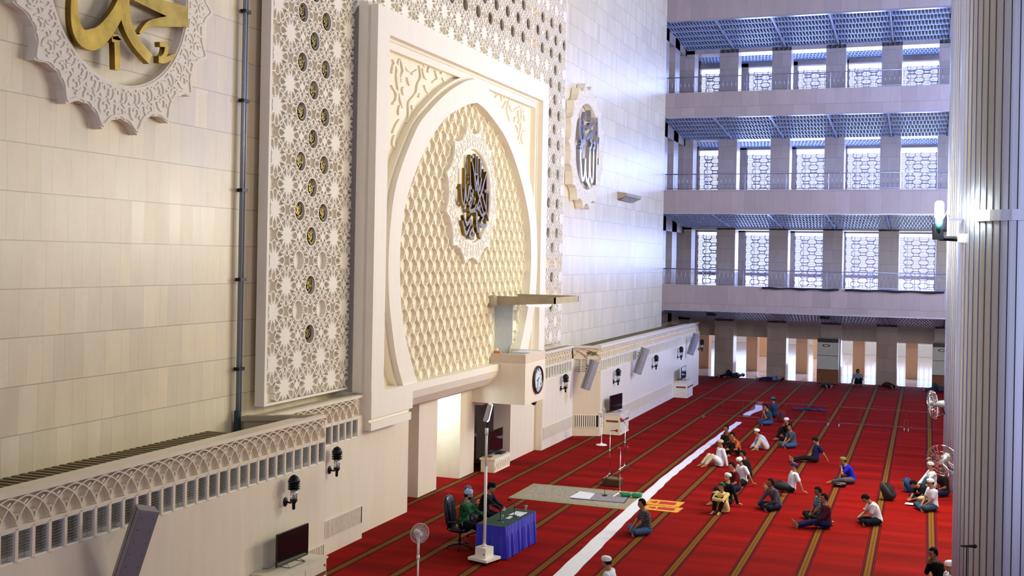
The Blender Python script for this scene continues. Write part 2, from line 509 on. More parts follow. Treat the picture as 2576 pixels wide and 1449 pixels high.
# floor vents: upright slits near the foot of the walls
def vent(name, label, T, s0, s1, z0, z1, pitch, mat='low'):
    t = thing(name, label, 'vent', T((s0 + s1) / 2, z0, 0))
    o = Vector(T((s0 + s1) / 2, z0, 0))
    mb = MB(); f = lambda a, z, d: tuple(Vector(T(a, z, d)) - o)
    def slab(a0, a1, za, zb, d0, d1, m): m.prism([f(a0, za, d0), f(a1, za, d0), f(a1, za, d1), f(a0, za, d1)], (0, 0, zb - za))
    slab(s0, s1, z0, z1, .002, .006, mb); mb.build('backing', 'dark', t)
    m2 = MB(); n = int((s1 - s0) / pitch)
    for i in range(n): slab(s0 + i * pitch, s0 + i * pitch + pitch * .6, z0, z1, .006, .022, m2)
    slab(s0, s1, z0 - .02, z0, .006, .024, m2); slab(s0, s1, z1, z1 + .02, .006, .024, m2)
    m2.build('slats', mat, t); return t
TX = lambda X: (lambda s_, z, d: (X + d, s_, z))
vent('floor_vent', 'long vent of upright slits in the low wall beside the portal block', TX(XR), 22.6, 25.08, .39, .80, .062)
vent('floor_vent', 'slit vent low in the wall behind the nearest television cabinet', TX(XL), 19.6, 21.5, .37, .78, .075)
vent('floor_vent', 'pale slit vent in the recessed wall under the wall clock side', TX(XP), 39.3, 42.95, .36, .80, .05)
vent('floor_vent', 'dark striped vent on the short angled wall behind the small standing fan', Td, .04, L - .06, .36, .82, .085)
vent('floor_vent', 'very long pale slit vent running along the far low wall', TX(XL), 45.6, 57.2, .36, .78, .06)
# roof deck behind the parapets
mb = MB()
for (x0, x1, y0, y1) in ((XM, XL - .17, 9.2, 19.75), (XM, XL - .17, 43.3, 64.2)):
    mb.box(x0, y0, 3.22, x1, y1, 3.30)
    y = y0
    while y < y1:
        mb.box(x0, y, 3.30, x1, y + .09, 3.335); y += .18
struct('roof_deck', mb, 'metalroof')
mb = MB().box(XM, 19.9, 2.6, XR - .6, 25.1, 2.7)
mb.box(-13.25, 20.9, 3.5, XR - .17, 25.1, 3.56).box(-13.45, 39.2, 3.5, XP - .15, 43.2, 3.56)
mb.prism([(XL - .005, 21.515, 3.45), (XL - .2, 21.51, 3.45), (-13.5, 20.72, 3.45), (-13.5, 20.5, 3.45)], (0, 0, .107))
mb.prism([(XL - .1, 21.5, 0), (XL - .25, 21.5, 0), (-13.5, 20.7, 0), (-13.5, 20.58, 0)], (0, 0, 3.45))
struct('trim_1', mb, 'concrete')

# ------------------------------------------------------------------ portal
X0 = -12.8
# arch half width by height
INN = [(3.5, 3.9), (4.05, 4.3), (4.82, 4.75), (5.57, 5.05), (6.75, 5.2), (7.6, 5.14), (8.42, 4.9), (9.31, 4.3), (10.23, 3.4), (10.93, 2.4), (11.3, 1.45), (11.55, .7), (11.68, 0)]
OUT = [(3.5, 4.8), (4.31, 5.3), (5.24, 5.62), (5.96, 5.8), (6.75, 5.87), (7.58, 5.82), (8.48, 5.64), (9.23, 5.27), (10.44, 4.3), (11.0, 3.5), (11.59, 2.45), (12.0, 1.5), (12.25, .75), (12.4, 0)]
GRV = [(z, h + .3) for z, h in OUT[:9]] + [(11.1, 3.78), (11.75, 2.7), (12.18, 1.75), (12.45, .9), (12.56, 0)]
def curve(tab, sg): return [(YC + sg * h, z) for z, h in tab]
def resample(P_, n):
    d = [0]
    for a, b in zip(P_, P_[1:]): d.append(d[-1] + math.hypot(b[0] - a[0], b[1] - a[1]))
    return [(interp([(u, p[0]) for u, p in zip(d, P_)], d[-1] * i / n), interp([(u, p[1]) for u, p in zip(d, P_)], d[-1] * i / n)) for i in range(n + 1)]
def arch_loop(tab, k=3):
    l = resample(smoothpts([(h, z) for z, h in tab], k), 44)
    return [(YC - h, z) for h, z in l] + [(YC + h, z) for h, z in reversed(l[:-1])]
def arch_band(mb, inner, outer, x0, x1, sides=True):
    n = min(len(inner), len(outer))
    f = lambda P, X: [(X, y, z) for y, z in P]
    mb.strip(f(inner, x1), f(outer, x1))
    if sides:
        mb.strip(f(inner, x0), f(inner, x1)); mb.strip(f(outer, x1), f(outer, x0))
t = thing('prayer_niche_portal', 'tall cream stone portal framing a pointed arch filled with scale carving', 'portal', (X0, YC, 0))
o = Vector((X0, YC, 0))
class PB(MB):
    def build(s, name, mat, parent=None, **k):
        if parent is t: s.v = [tuple(Vector(p) - o) for p in s.v]
        return MB.build(s, name, mat, parent, **k)
Y0, Y1, ZT, ZB = 25.08, 38.55, 13.22, 3.6
m = PB()   # stepped square frame, outermost face to the back of the reveals
def sqframe(m, y0, y1, zt, iy0, iy1, izt, xa, xb, zb=ZB):
    m.box(xa, y0, zb, xb, iy0, zt); m.box(xa, iy1, zb, xb, y1, zt); m.box(xa, iy0, izt, xb, iy1, zt)
sqframe(m, Y0, Y1, ZT, 25.75, 37.93, 12.57, -13.0, X0)
sqframe(m, Y0 + .02, Y1 - .02, ZT - .02, 25.80, 37.88, 12.50, -13.3, -12.98)
sqframe(m, 25.78, 37.9, 12.54, 25.92, 37.76, 12.30, -13.25, -13.02)
m.box(-13.3, Y0 - .06, ZB, -13.05, Y0 + .1, ZT + .06); m.box(-13.8, Y0 + .12, ZB, -13.3, Y0 + .5, ZT); m.box(-13.8, Y1 - .5, ZB, -13.3, Y1 - .12, ZT)
m.build('frame', 'cream', t)
inner = arch_loop(INN); outer = arch_loop(OUT); grv = arch_loop(GRV)
m = PB(); arch_band(m, inner, outer, -13.2, -12.84); m.build('arch_band', 'cream', t)
m = PB()
mid = [(a[0] * .55 + b[0] * .45, a[1] * .55 + b[1] * .45) for a, b in zip(outer, grv)]
arch_band(m, outer, mid, -13.2, -13.0); arch_band(m, mid, grv, -13.3, -13.195)
m.build('arch_moulding', 'creamy', t)
m = PB()   # spandrel field: columns of quads outside the groove
L_ = grv[:len(grv) // 2 + 1]
xs = -13.2
for side in (0, 1):
    P_ = L_ if side == 0 else [(2 * YC - y, z) for y, z in L_]
    edge = 25.9 if side == 0 else 37.78
    P2 = [p for p in P_ if p[1] >= 3.4]
    m.strip([(xs, y, z) for y, z in P2], [(xs, edge, z) for y, z in P2])
m.box(xs - .05, 25.9, 12.28, xs + .01, 37.8, 12.6)
m.build('spandrel', 'creamy', t)
m = PB()   # scrolling leaf relief in the two spandrels
SC = [[(985, 150), (997, 175), (1000, 215), (997, 235)], [(1003, 148), (1012, 165), (1013, 180)], [(1001, 150), (996, 190), (1001, 230), (1008, 262), (1010, 272)], [(1013, 158), (1021, 172), (1030, 180)],
      [(1006, 155), (1012, 180), (1005, 200), (1012, 205)], [(1047, 175), (1043, 183), (1033, 186)], [(1052, 165), (1056, 195), (1048, 215), (1045, 235), (1030, 255), (1026, 262), (1025, 295), (1018, 308)],
      [(1060, 172), (1065, 190), (1072, 200)], [(1078, 170), (1074, 182)], [(1092, 178), (1098, 200), (1085, 208)], [(1106, 185), (1122, 181)], [(1022, 195), (1028, 215)], [(1065, 215), (1075, 235)],
      [(982, 215), (995, 235), (993, 255), (985, 262)], [(1003, 265), (1000, 290)], [(1012, 240), (1011, 225), (1020, 222)], [(1003, 300), (985, 335)], [(990, 340), (986, 360), (989, 370)], [(983, 185), (988, 170)],
      [(1033, 265), (1037, 276)], [(1055, 235), (1050, 245)], [(990, 160), (985, 175)], [(1110, 197), (1118, 205)], [(1068, 168), (1062, 160)]]
def relief(pix, X, dx, mirror=False, w=.07):
    for pl in pix:
        P_ = [at(a, b, X=X) for a, b in pl]
        pts = [(p.y, p.z) for p in P_]
        if mirror: pts = [(2 * YC - y, z) for y, z in pts]
        ok = [q for q in pts if 25.95 < q[0] < 37.75]
        if len(ok) < 2: continue
        pts = smoothpts(ok, 4); n = len(pts)
        m.ribbon(pts, [w * (.35 + 1.1 * math.sin(PI * i / (n - 1)) ** .7) for i in range(n)], X, X + dx)
relief(SC, xs, .055)
m.build('leaf_carving', 'creamy', t)
m = PB(); relief(SC, xs, .055, True)
m.build('leaf_carving', 'creamy', t)
# field of scales
def inside(y, z, pad=0):
    if z < 3.45 or z > 11.66: return False
    return abs(y - YC) < interp(INN, z) - pad
XT = -13.15
m = PB()
IL = smoothpts([(h, z) for z, h in INN], 3)
door_y = (34.2, 36.15); door_z = (3.75, 5.5)
LP_ = [(YC - h - .12, z) for h, z in IL]; RP_ = [(YC + h + .12, z) for h, z in IL]
up_l = [(YC - interp(INN, 5.5) - .12, 5.5)] + [p for p in LP_ if p[1] > 5.5]; up_r = [(YC + interp(INN, 5.5) + .12, 5.5)] + [p for p in RP_ if p[1] > 5.5]
ngon = up_l + up_r[::-1]
m.poly([(XT, y, z) for y, z in ngon])
lo_l = [p for p in LP_ if p[1] < 5.5] + [(YC - interp(INN, 5.5) - .12, 5.5)]; m.poly([(XT, y, z) for y, z in lo_l + [(door_y[0], 5.5), (door_y[0], 3.5)]])
lo_r = [p for p in RP_ if p[1] < 5.5] + [(YC + interp(INN, 5.5) + .12, 5.5)]; m.poly([(XT, y, z) for y, z in lo_r + [(door_y[1], 5.5), (door_y[1], 3.5)]])
MEDZ, MEDR = 8.86, 1.95
SH = [(0, 0), (.035, -.045), (.058, -.10), (.060, -.145), (.10, -.165), (.165, -.20), (.225, -.25), (.252, -.29), (.262, -.335)]
PY_, PZ_ = .525, .335
nrow = int((11.8 - 3.4) / PZ_)
for r_ in range(nrow + 2):
    zc = 3.4 + r_ * PZ_
    for k in range(-11, 12):
        yc = YC + (k + (.5 if r_ % 2 else 0)) * PY_
        for sg in (1, -1):
            pts = [(yc + sg * a, zc + b) for a, b in SH]
            run = []
            for q in pts + [None]:
                ok = q is not None and inside(q[0], q[1], .01) and math.hypot(q[0] - YC, q[1] - MEDZ) > MEDR and not (door_y[0] - .05 < q[0] < door_y[1] + .05 and door_z[0] < q[1] < door_z[1] + .1)
                if ok: run.append(q)
                else:
                    if len(run) > 1: m.ribbon(run, .032, XT, XT + .105)
                    run = []
m.build('scale_carving', 'creamy', t)
# doorway out to the pulpit balcony
m = PB()
m.poly([(XT, door_y[1], 3.75), (XT - .9, door_y[1], 3.75), (XT - .9, door_y[1], 5.5), (XT, door_y[1], 5.5)])
m.poly([(XT, door_y[0], 3.75), (XT, door_y[0], 5.5), (XT - .9, door_y[0], 5.5), (XT - .9, door_y[0], 3.75)])
m.poly([(XT - .9, door_y[0], 3.75), (XT - .9, door_y[1], 3.75), (XT - .9, door_y[1], 5.5), (XT - .9, door_y[0], 5.5)])
m.poly([(XT, door_y[0], 5.5), (XT, door_y[1], 5.5), (XT - .9, door_y[1], 5.5), (XT - .9, door_y[0], 5.5)])
m.box(XT - .9, door_y[0], 3.7, XT, door_y[1], 3.75)
m.build('doorway', 'ltgrey', t)
# lintel beam below the frame with its coved underside
m = PB()
m.box(-13.3, 25.1, 2.95, X0, 27.5, 3.6); m.box(-13.3, 25.1, 2.66, X0, 27.42, 2.86); m.box(-13.3, 25.1, 2.86, X0 - .07, 27.38, 2.95)
m.box(-13.3, 27.5, 3.40, X0, 33.98, 3.6); m.box(-13.3, 36.02, 3.40, X0 - .2, 38.55, 3.6)
m.box(-13.8, 25.1, 3.45, -13.3, 38.55, 3.6)
cv = [(X0, 3.40), (X0 - .10, 3.18), (X0 - .35, 2.92), (X0 - .93, 2.70), (-14.4, 2.70)]
m.strip([(x, 27.5, z) for x, z in cv], [(x, 34.0, z) for x, z in cv])
m.build('lintel', 'cream', t)
# low storey: blocks and piers with openings between
m = PB()
m.box(-13.8, 25.1, 0, -13.22, 28.17, 2.9)
m.build('side_block', 'low', t)
for a, b in ((29.96, 31.28), (33.08, 34.28)):
    PB().box(-15.3, a, 0, -13.73, b, 2.72).build('pier', 'low', t)
m = PB().box(-13.9, 36.6, 0, -13.33, 39.15, 2.9).box(-15.3, 36.6, 0, -13.9, 37.4, 2.9)
m.build('side_block', 'low', t)
m = PB().box(-15.8, 27.5, 0, -15.6, 37.4, 3.2).box(-15.8, 28.0, 0, -13.8, 28.17, 3.2)
m.build('inner_wall', 'low', t)
m = PB().box(-13.9, 34.28, 2.2, -13.45, 36.6, 2.9); m.build('door_head', 'tan', t)
# pulpit balcony
pt = thing('pulpit', 'cream marble pulpit balcony jutting from the portal under a flat canopy', 'pulpit', (-12.6, 35.0, 2.3))
po = Vector((-12.6, 35.0, 2.3))
class QB(MB):
    def build(s, name, mat, parent=None, **k):
        s.v = [tuple(Vector(p) - po) for p in s.v]; return MB.build(s, name, mat, parent, **k)
xb, yb0, yb1 = -11.91, 34.0, 36.0
m = QB().box(-13.1, yb0, 3.66, xb, yb0 + .12, 3.93).box(xb - .12, yb0 + .12, 3.66, xb, yb1 - .12, 3.93).box(-13.1, yb1 - .12, 3.66, xb, yb1, 3.93)
m.build('parapet', 'tan', pt)
QB().box(-13.1, yb0, 2.32, xb, yb1, 3.655).box(-13.75, yb0, 2.32, -13.1, yb1, 3.39).build('body', 'low', pt)
QB().box(-13.1, yb0 + .12, 3.661, xb - .12, yb1 - .12, 3.70).build('floor_board', 'ltgrey', pt)
QB().box(-12.75, 35.0, 3.84, xb - .13, 35.85, 3.92).build('lectern_top', 'ltgrey', pt)
m = QB()
cx0, cx1, cy0, cy1 = -13.1, -10.9, 33.85, 36.35
m.prism([(cx0, cy0, 5.47), (cx1, cy0, 5.58), (cx1, cy0, 5.78), (cx0, cy0, 5.78)], (0, .05, 0))
m.prism([(cx0, cy1 - .05, 5.47), (cx1, cy1 - .05, 5.58), (cx1, cy1 - .05, 5.78), (cx0, cy1 - .05, 5.78)], (0, .05, 0))
m.box(cx1 - .05, cy0, 5.58, cx1, cy1, 5.78)
m.prism([(cx0, cy0 + .05, 5.50), (cx1 - .05, cy0 + .05, 5.60), (cx1 - .05, cy0 + .05, 5.66), (cx0, cy0 + .05, 5.66)], (0, cy1 - cy0 - .1, 0))
m.build('canopy', 'metalroof' if False else 'concrete', pt)
m = QB().lathe([(.16, 0), (.19, .05), (.19, .27), (.15, .34)], (cx0 + .08, cy0 - .03, 5.45), 14); m.build('canopy_end', 'concrete', pt)
lt = QB(); lt.prism([(-12.05, 34.55, 5.44), (-11.45, 34.55, 5.44), (-11.35, 34.45, 5.56), (-12.15, 34.45, 5.56)], (0, .5, 0))
M['panelglow'] = simple('lit_lamp_panel', (.9, .95, .97), .4, emit=(.9, 1, .97), estr=1.5)
lt.build('lamp', 'panelglow', pt)

# ------------------------------------------------------------------ pierced screen around the portal
XS = -13.4
st = thing('carved_screen', 'huge carved stone screen of star lattice with gold discs around the portal', 'screen', (XS, YC, 3.7))
so = Vector((XS, YC, 3.7))
class SB(MB):
    def build(s, name, mat, parent=None, **k):
        s.v = [tuple(Vector(p) - so) for p in s.v]; return MB.build(s, name, mat, parent, **k)
RECT = [(21.2, 24.98, 3.72, 17.6), (24.98, 38.62, 13.28, 17.6), (38.62, 42.45, 3.72, 17.6)]
m = SB()
for i, (a, b, c, d) in enumerate(RECT):
    m.box(XS - .235, a + (.095 if i == 0 else .0 if i == 1 else .0), c + (.015 if i != 1 else 0), XS - .11, b - (.095 if i == 2 else 0), d - .01)
m.box(XS - .24, 21.2, 3.68, XS, 21.29, 17.6); m.box(XS - .24, 42.36, 3.68, XS, 42.45, 17.6)
m.box(XS - .238, 21.29, 3.68, XS - .001, 24.98, 3.73)
m.build('slab', 'cream', st)
CA, CB = 1.06, 1.13
YG, ZG = 22.55, 10.24
def in_rect(y, z):
    return any(a + .07 < y < b and c + .03 < z < d for a, b, c, d in RECT)
m = SB()
def seg(p, q, w=.026):
    if in_rect(*p) and in_rect(*q): m.bar2(p, q, w, XS - .11, XS)
    else:
        pi, qi = in_rect(*p), in_rect(*q)
        if pi != qi:
            a, b = (p, q) if pi else (q, p)
            for _ in range(5):
                c = ((a[0] + b[0]) / 2, (a[1] + b[1]) / 2)
                if in_rect(*c): a = c
                else: b = c
            s0 = p if pi else q
            if math.hypot(a[0] - s0[0], a[1] - s0[1]) > .02: m.bar2(s0, a, w, XS - .11, XS)
gold_pos = []
def pol(c, r, a): return (c[0] + r * math.cos(a), c[1] + r * math.sin(a) * 1.04)
for row in range(-13, 15):
    odd = row % 2
    z = ZG + row * CB / 2
    for k in range(-2, 21):
        y = YG + (k + (.5 if odd else 0)) * CA
        if y < 21.0 or y > 42.7 or z < 3.5 or z > 17.9: continue
        near = any(a - .45 < y < b + .45 and c - .45 < z < d + .45 for a, b, c, d in RECT)
        if not near: continue
        side = y < 25.2 or y > 38.5
        # which centres carry discs
        if side and z < 14.5:
            kk = k if y < 25 else {15: None, 16: None, 17: 0, 18: 1}.get(k)
            if y < 25: isd = (k in (0, 1)) if not odd else k == 0
            else: isd = (k in (17, 18) if not odd else k == 17)
        else: isd = 14.6 < z < 16.2 and y > 22
        c = (y, z)
        empty = isd and z < 7 and (not odd) and row < -5
        if isd and not empty and z > 5 and in_rect(y - .2, z) and in_rect(y + .2, z): gold_pos.append(c)
        elif isd and z <= 5: isd = False
        # ring or solid star
        if isd:
            for j in range(20):
                seg(pol(c, .225, 2 * PI * j / 20), pol(c, .225, 2 * PI * (j + 1) / 20), .03)
        else:
            P_ = [pol(c, .245 if j % 2 else .175, PI * j / 12) for j in range(24)]
            if all(in_rect(*p) for p in P_): m.prism([(XS - .11, p[0], p[1]) for p in P_], (.11, 0, 0))
            else:
                P2 = [p for p in P_ if in_rect(*p)]
                if len(P2) > 3: m.prism([(XS - .11, p[0], p[1]) for p in P2], (.11, 0, 0))
        r0 = .24 if isd else .20
        for j in range(12):
            a = 2 * PI * j / 12
            h = PI / 12
            seg(pol(c, r0, a + h * .3), pol(c, .31, a + h), .02); seg(pol(c, r0, a + 2 * h - h * .3), pol(c, .31, a + h), .02)
            seg(pol(c, .31, a + h), pol(c, .395, a + h * .85))
            seg(pol(c, .395, a + h * .85), pol(c, .445, a + 2 * h * 0 + 0)) ; seg(pol(c, .395, a - h * .85), pol(c, .445, a))
            seg(pol(c, .31, a - h), pol(c, .395, a - h * .85))
        # square at the half step sideways, lozenge above
        sq = (y + CA / 2, z)
        dm = .125
        P_ = [(sq[0] + dm * .9, sq[1]), (sq[0], sq[1] + dm), (sq[0] - dm * .9, sq[1]), (sq[0], sq[1] - dm)]
        if odd and all(in_rect(*p) for p in P_): m.prism([(XS - .11, p[0], p[1]) for p in P_], (.11, 0, 0))
        for (e, f) in ((1, 1), (1, -1), (-1, 1), (-1, -1)):
            seg((sq[0] + e * .05, sq[1] + f * .20), (sq[0] + e * .16, sq[1] + f * .06))
            seg((sq[0] + e * .0, sq[1] + f * .30), (sq[0] + e * .05, sq[1] + f * .20))
m.build('star_lattice', 'cream', st)
# gold calligraphy discs: three writings shared by the copies
def strokes_disc(seed, R, X0_, dx, ls):
    rnd = random.Random(seed); q = MB()
    for i in range(3 + rnd.randint(0, 1)):       # tall uprights
        y = R * (-.45 + .3 * i + rnd.uniform(-.06, .06)); q.ribbon([(y, R * rnd.uniform(.55, .75) * (1 if abs(y) < R * .5 else .8)), (y + .01, 0), (y - .01, -R * rnd.uniform(.2, .45))], R * .11, X0_, dx)
    for i in range(6):
        a = rnd.uniform(-.6, .2) * R; z = R * (-.66 + .2 * i)
        w = R * rnd.uniform(.35, .6)
        pts = smoothpts([(a - w * .4, z + R * .12), (a, z - R * .08), (a + w * .5, z), (a + w * .9, z + R * .2)], 3)
        pts = [p for p in pts if math.hypot(*p) < R * .86]
        if len(pts) > 1: q.ribbon(pts, R * .10, X0_, dx)
    return q
gm = []
for sd in range(4): gm.append(strokes_disc(sd + 3, .205, 0, .05, None).mesh('calligraphy', M['gold']))
disc = MB().lathe([(.205, 0), (.205, .015), (.198, .02)], (0, 0, 0), 20, (1, 0, 0)).mesh('gold_disc', M['golddark'])
ringm = MB(); 
for j in range(20):
    a, b = 2 * PI * j / 20, 2 * PI * (j + 1) / 20
    ringm.bar2((.2 * math.cos(a), .2 * math.sin(a)), (.2 * math.cos(b), .2 * math.sin(b)), .02, 0, .045)
gold_pos.sort(key=lambda c: (c[0] > 25, c[0]))
gi = 0
for (y, z) in gold_pos[:100]:
    d = bpy.data.objects.new('gold_disc', disc); COL.objects.link(d); d.parent = st; d.location = Vector((XS - .095, y, z)) - so
    c = bpy.data.objects.new('calligraphy', gm[gi % 4]); COL.objects.link(c); c.parent = d; c.location = (.02, 0, 0); gi += 1
print('gold discs', len(gold_pos))
# conduit beside the screen
t2 = thing('conduit_pipe', 'grey upright conduit pipe between the marble wall and the carved screen', 'pipe', (XM + .12, 20.62, 3.3))
MB().tube([(0, 0, 0), (0, 0, 14)], .045).tube([(.0, .11, 0), (0, .11, 14)], .02).build('pipe', 'pipe', t2, smooth=True)
for k in range(7): MB().box(-.07, -.07, 1.2 + k * 1.9, .06, .15, 1.27 + k * 1.9).build('clamp', 'iron', t2)
MB().tube([(0, 0, -.5), (0, 0, .35)], .075).build('sleeve', 'teal', t2)
# ================================================================== END GALLERIES
YE, YPL, YWIN = 62.2, 69.3, 74.5
XE0, XE1 = -14.3, 12.0
PER = 3.14; PXS = [-12.05 + PER * k for k in range(8)]; PWD = 1.13
LV = [(4.33, 5.70), (9.68, 10.95), (15.0, 16.33), (20.36, 24.5)]
DROP = [.80, .60, .55, .40]
for i, (a, b) in enumerate(LV):
    mb = MB().box(XM, YE, a, XE1, YE + .3, b)
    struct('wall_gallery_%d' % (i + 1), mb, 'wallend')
    struct('trim_%d' % (i + 2), MB().box(XM + .02, YE - .015, a - .07, XE1, YE + .3, a - .0), 'rail')
# floors of the galleries and their coffered undersides
bay = []
for i, (a, b) in enumerate(LV):
    zb = b - .25 if i < 3 else a + 1.6
    struct('floor_gallery_%d' % (i + 1), MB().box(XE0, YE + .3, max(a + .9, zb - .3), XE1, YWIN + .6, zb), 'granite')
    d = DROP[i]
    def zs_(y): return a - d * (y - YE) / (YPL - YE)
    mb = MB(); nb = MB()
    nrows = 6; y0 = YE + .35; ry = (YPL - y0) / nrows
    edges = [-14.2] + [-11.19 + 3.06 * k + .0 for k in range(8)]
    for bi in range(len(edges) - 1):
        xa_, xb_ = edges[bi] + .09, edges[bi + 1] - .09
        mb.prism([(edges[bi + 1] - .05, y0, zs_(y0) - .02), (edges[bi + 1] + .05, y0, zs_(y0) - .02), (edges[bi + 1] + .05, y0, zs_(y0) + .4), (edges[bi + 1] - .05, y0, zs_(y0) + .4)], (0, YPL - y0, zs_(YPL) - zs_(y0)))
        for r_ in range(nrows + 1):
            yy = y0 + r_ * ry; z = zs_(yy)
            mb.box(xa_, yy - .02, z, xb_, yy + .02, z + .36)
        for r_ in range(nrows):
            ya_, yb_ = y0 + r_ * ry, y0 + (r_ + 1) * ry
            n = 16
            for k in range(n + 1):
                x = xa_ + (xb_ - xa_) * (k + (.5 if r_ % 2 else 0)) / n
                if x > xb_: continue
                mb.prism([(x - .012, ya_, zs_(ya_)), (x + .012, ya_, zs_(ya_)), (x + .012, ya_, zs_(ya_) + .3), (x - .012, ya_, zs_(ya_) + .3)], (0, yb_ - ya_, zs_(yb_) - zs_(ya_)))
    struct('ceiling_%d' % (i + 1), mb, 'coffer')
    struct('ceiling_slab_%d' % (i + 1), MB().prism([(XE0, YE + .3, a + .36), (XE0, YPL, a - d + .36), (XE0, YPL, a + .75), (XE0, YE + .3, a + .75)], (XE1 - XE0, 0, 0)), 'cofferback')
    if i:   # second strip of coffers past the piers
        mb = MB(); y0, y1 = YPL + 1.3, YWIN - .1; z = a - d - .02
        for r_ in range(6): mb.box(-14.0, y0 + (y1 - y0) * r_ / 5 - .015, z, XE1, y0 + (y1 - y0) * r_ / 5 + .015, z + .22)
        for r_ in range(5):
            ya_ = y0 + (y1 - y0) * r_ / 5; yb_ = y0 + (y1 - y0) * (r_ + 1) / 5
            for k in range(110):
                x = -14.0 + (k + (.5 if r_ % 2 else 0)) * .21
                if x < 3: mb.box(x - .01, ya_, z, x + .01, yb_, z + .2)
        struct('ceiling_back_%d' % (i + 1), mb, 'coffer')
        struct('ceiling_slab_back_%d' % (i + 1), MB().box(XE0, YPL + 1.2, z + .26, XE1, YWIN + .5, z + .5), 'cofferback')
# piers
names = ['ground floor', 'first gallery', 'second gallery', 'top gallery']
nth = ['first', 'second', 'third', 'fourth', 'fifth', 'sixth', 'seventh', 'eighth']
zr = [(0, LV[0][0] - DROP[0] + .4), (LV[0][1] - .25, LV[1][0] - DROP[1] + .4), (LV[1][1] - .25, LV[2][0] - DROP[2] + .4), (LV[2][1] - .25, LV[3][0] - DROP[3] + .4)]
for fl, (za, zb) in enumerate(zr):
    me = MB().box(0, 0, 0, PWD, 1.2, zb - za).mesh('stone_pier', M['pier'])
    for k, x in enumerate(PXS[:5]):
        o = bpy.data.objects.new('stone_pier', me); COL.objects.link(o); o.location = (x, YPL, za)
        tag(o, 'square stone pier on the %s of the end wall, %s from the prayer wall corner' % (names[fl], nth[k]), 'pier', 'stone piers of the end galleries', 'structure')
    # head beam over the openings
    hz = LV[fl][0] - DROP[fl]
    if fl: struct('beam_%d' % fl, MB().box(XE0, YPL, hz - (0, .12, .0, .22)[fl], XE1, YPL + 1.2, hz + .42), 'pier')
    else: struct('beam_0', MB().box(XE0, YPL, hz - .12, XE1, YPL + 1.2, hz + .42), 'pier')
# side wall of the galleries continuing from the prayer wall, with tall openings
for fl, (za, zb) in enumerate(zr):
    hz = LV[fl][0] - DROP[fl]
    mb = MB()
    if fl:
        for (a, b) in ((62.2, 64.3), (66.0, 67.3), (69.0, 70.2)): mb.box(-14.9, a, za, -14.1, b, hz + 1.7)
        mb.box(-14.9, 62.2, hz - .35, -14.1, 70.2, hz + 1.7)
        mb.box(-16.6, 62.2, za, -16.4, 78, hz + .6)
        mb.box(-16.4, 74.5, za, -14.3, 75.2, hz + .6)
    else:
        for (a, b) in ((62.2, 63.1), (65.2, 66.3), (68.3, 69.3)): mb.box(-14.9, a, 0, -14.1, b, hz + .6)
        mb.box(-14.9, 62.2, hz - .1, -14.1, 70.2, hz + .6); mb.box(-18, 62.2, 0, -17.8, 86, 4)
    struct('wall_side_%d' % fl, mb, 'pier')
struct('wall_corner_pier', MB().box(-14.1, YPL, 0, -13.6, YPL + 1.2, 20.2), 'pier')
# outer wall with the daylight screens
wl = [(-14.3 + 0, 0)]
for fl in (1, 2, 3):
    za, zb = zr[fl]; hz = LV[fl][0] - DROP[fl]
    top = hz - .12 if fl < 3 else hz - .25
    mb = MB()
    xs_ = [-11.1 + 3.14 * k for k in range(-1, 6)]
    prev = XE0
    for x in xs_:
        mb.box(prev, YWIN, za, x, YWIN + .5, zb + .3); prev = x + 2.2
    mb.box(prev, YWIN, za, XE1, YWIN + .5, zb + .3)
    mb.box(XE0, YWIN, top, XE1, YWIN + .5, zb + .3)
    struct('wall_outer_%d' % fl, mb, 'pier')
    # grille: fine level bars with a stepped honeycomb outline
    if fl == 1:
        H = 3.3
        g_h = MB()
        sill = .9
        z = sill
        while z < H: g_h.box(0, 0, z, 2.2, .012, z + .032); z += .09
        g_h.box(0, -.02, sill - .22, 2.2, .04, sill - .02)
        g_o = MB()
        zc = 0.05; r_ = 0
        while zc < H:
            for k in range(-1, 4):
                xc = k * .88 + (.44 if r_ % 2 else 0) + .2
                w_, h_ = .28, .15
                pts = [(xc - w_, zc + h_ * .6), (xc - w_ + .07, zc + h_), (xc + w_ - .07, zc + h_), (xc + w_, zc + h_ * .6), (xc + w_, zc - h_ * .6), (xc + w_ - .07, zc - h_), (xc - w_ + .07, zc - h_), (xc - w_, zc - h_ * .6)]
                for p, q in zip(pts, pts[1:] + pts[:1]):
                    if 0 <= p[0] <= 2.2 and 0 <= q[0] <= 2.2 and 0 <= p[1] <= H:
                        dx, dz = q[0] - p[0], q[1] - p[1]; L_2 = math.hypot(dx, dz); nx, nz = -dz / L_2 * .02, dx / L_2 * .02
                        g_o.prism([(p[0] + nx, 0, p[1] + nz), (q[0] + nx, 0, q[1] + nz), (q[0] - nx, 0, q[1] - nz), (p[0] - nx, 0, p[1] - nz)], (0, .05, 0))
            zc += .24; r_ += 1
        for x in (0, .55, 2.17): g_o.box(x, 0, 0, x + .03, .04, H)
        M['grille'] = simple('aluminium_grille', (.62, .58, .64), .4, .5)
        gh_me, go_me = g_h.mesh('fine_bars', M['grille']), g_o.mesh('honeycomb_bars', M['grille'])
    for x in xs_:
        wcount[0] += 1
        o = bpy.data.objects.new('window_%d' % wcount[0], gh_me); COL.objects.link(o); o['kind'] = 'structure'; o.location = (x, YWIN + .2, za)
        c = bpy.data.objects.new('honeycomb_grille', go_me); COL.objects.link(c); c.parent = o; c.location = (0, -.05, 0)
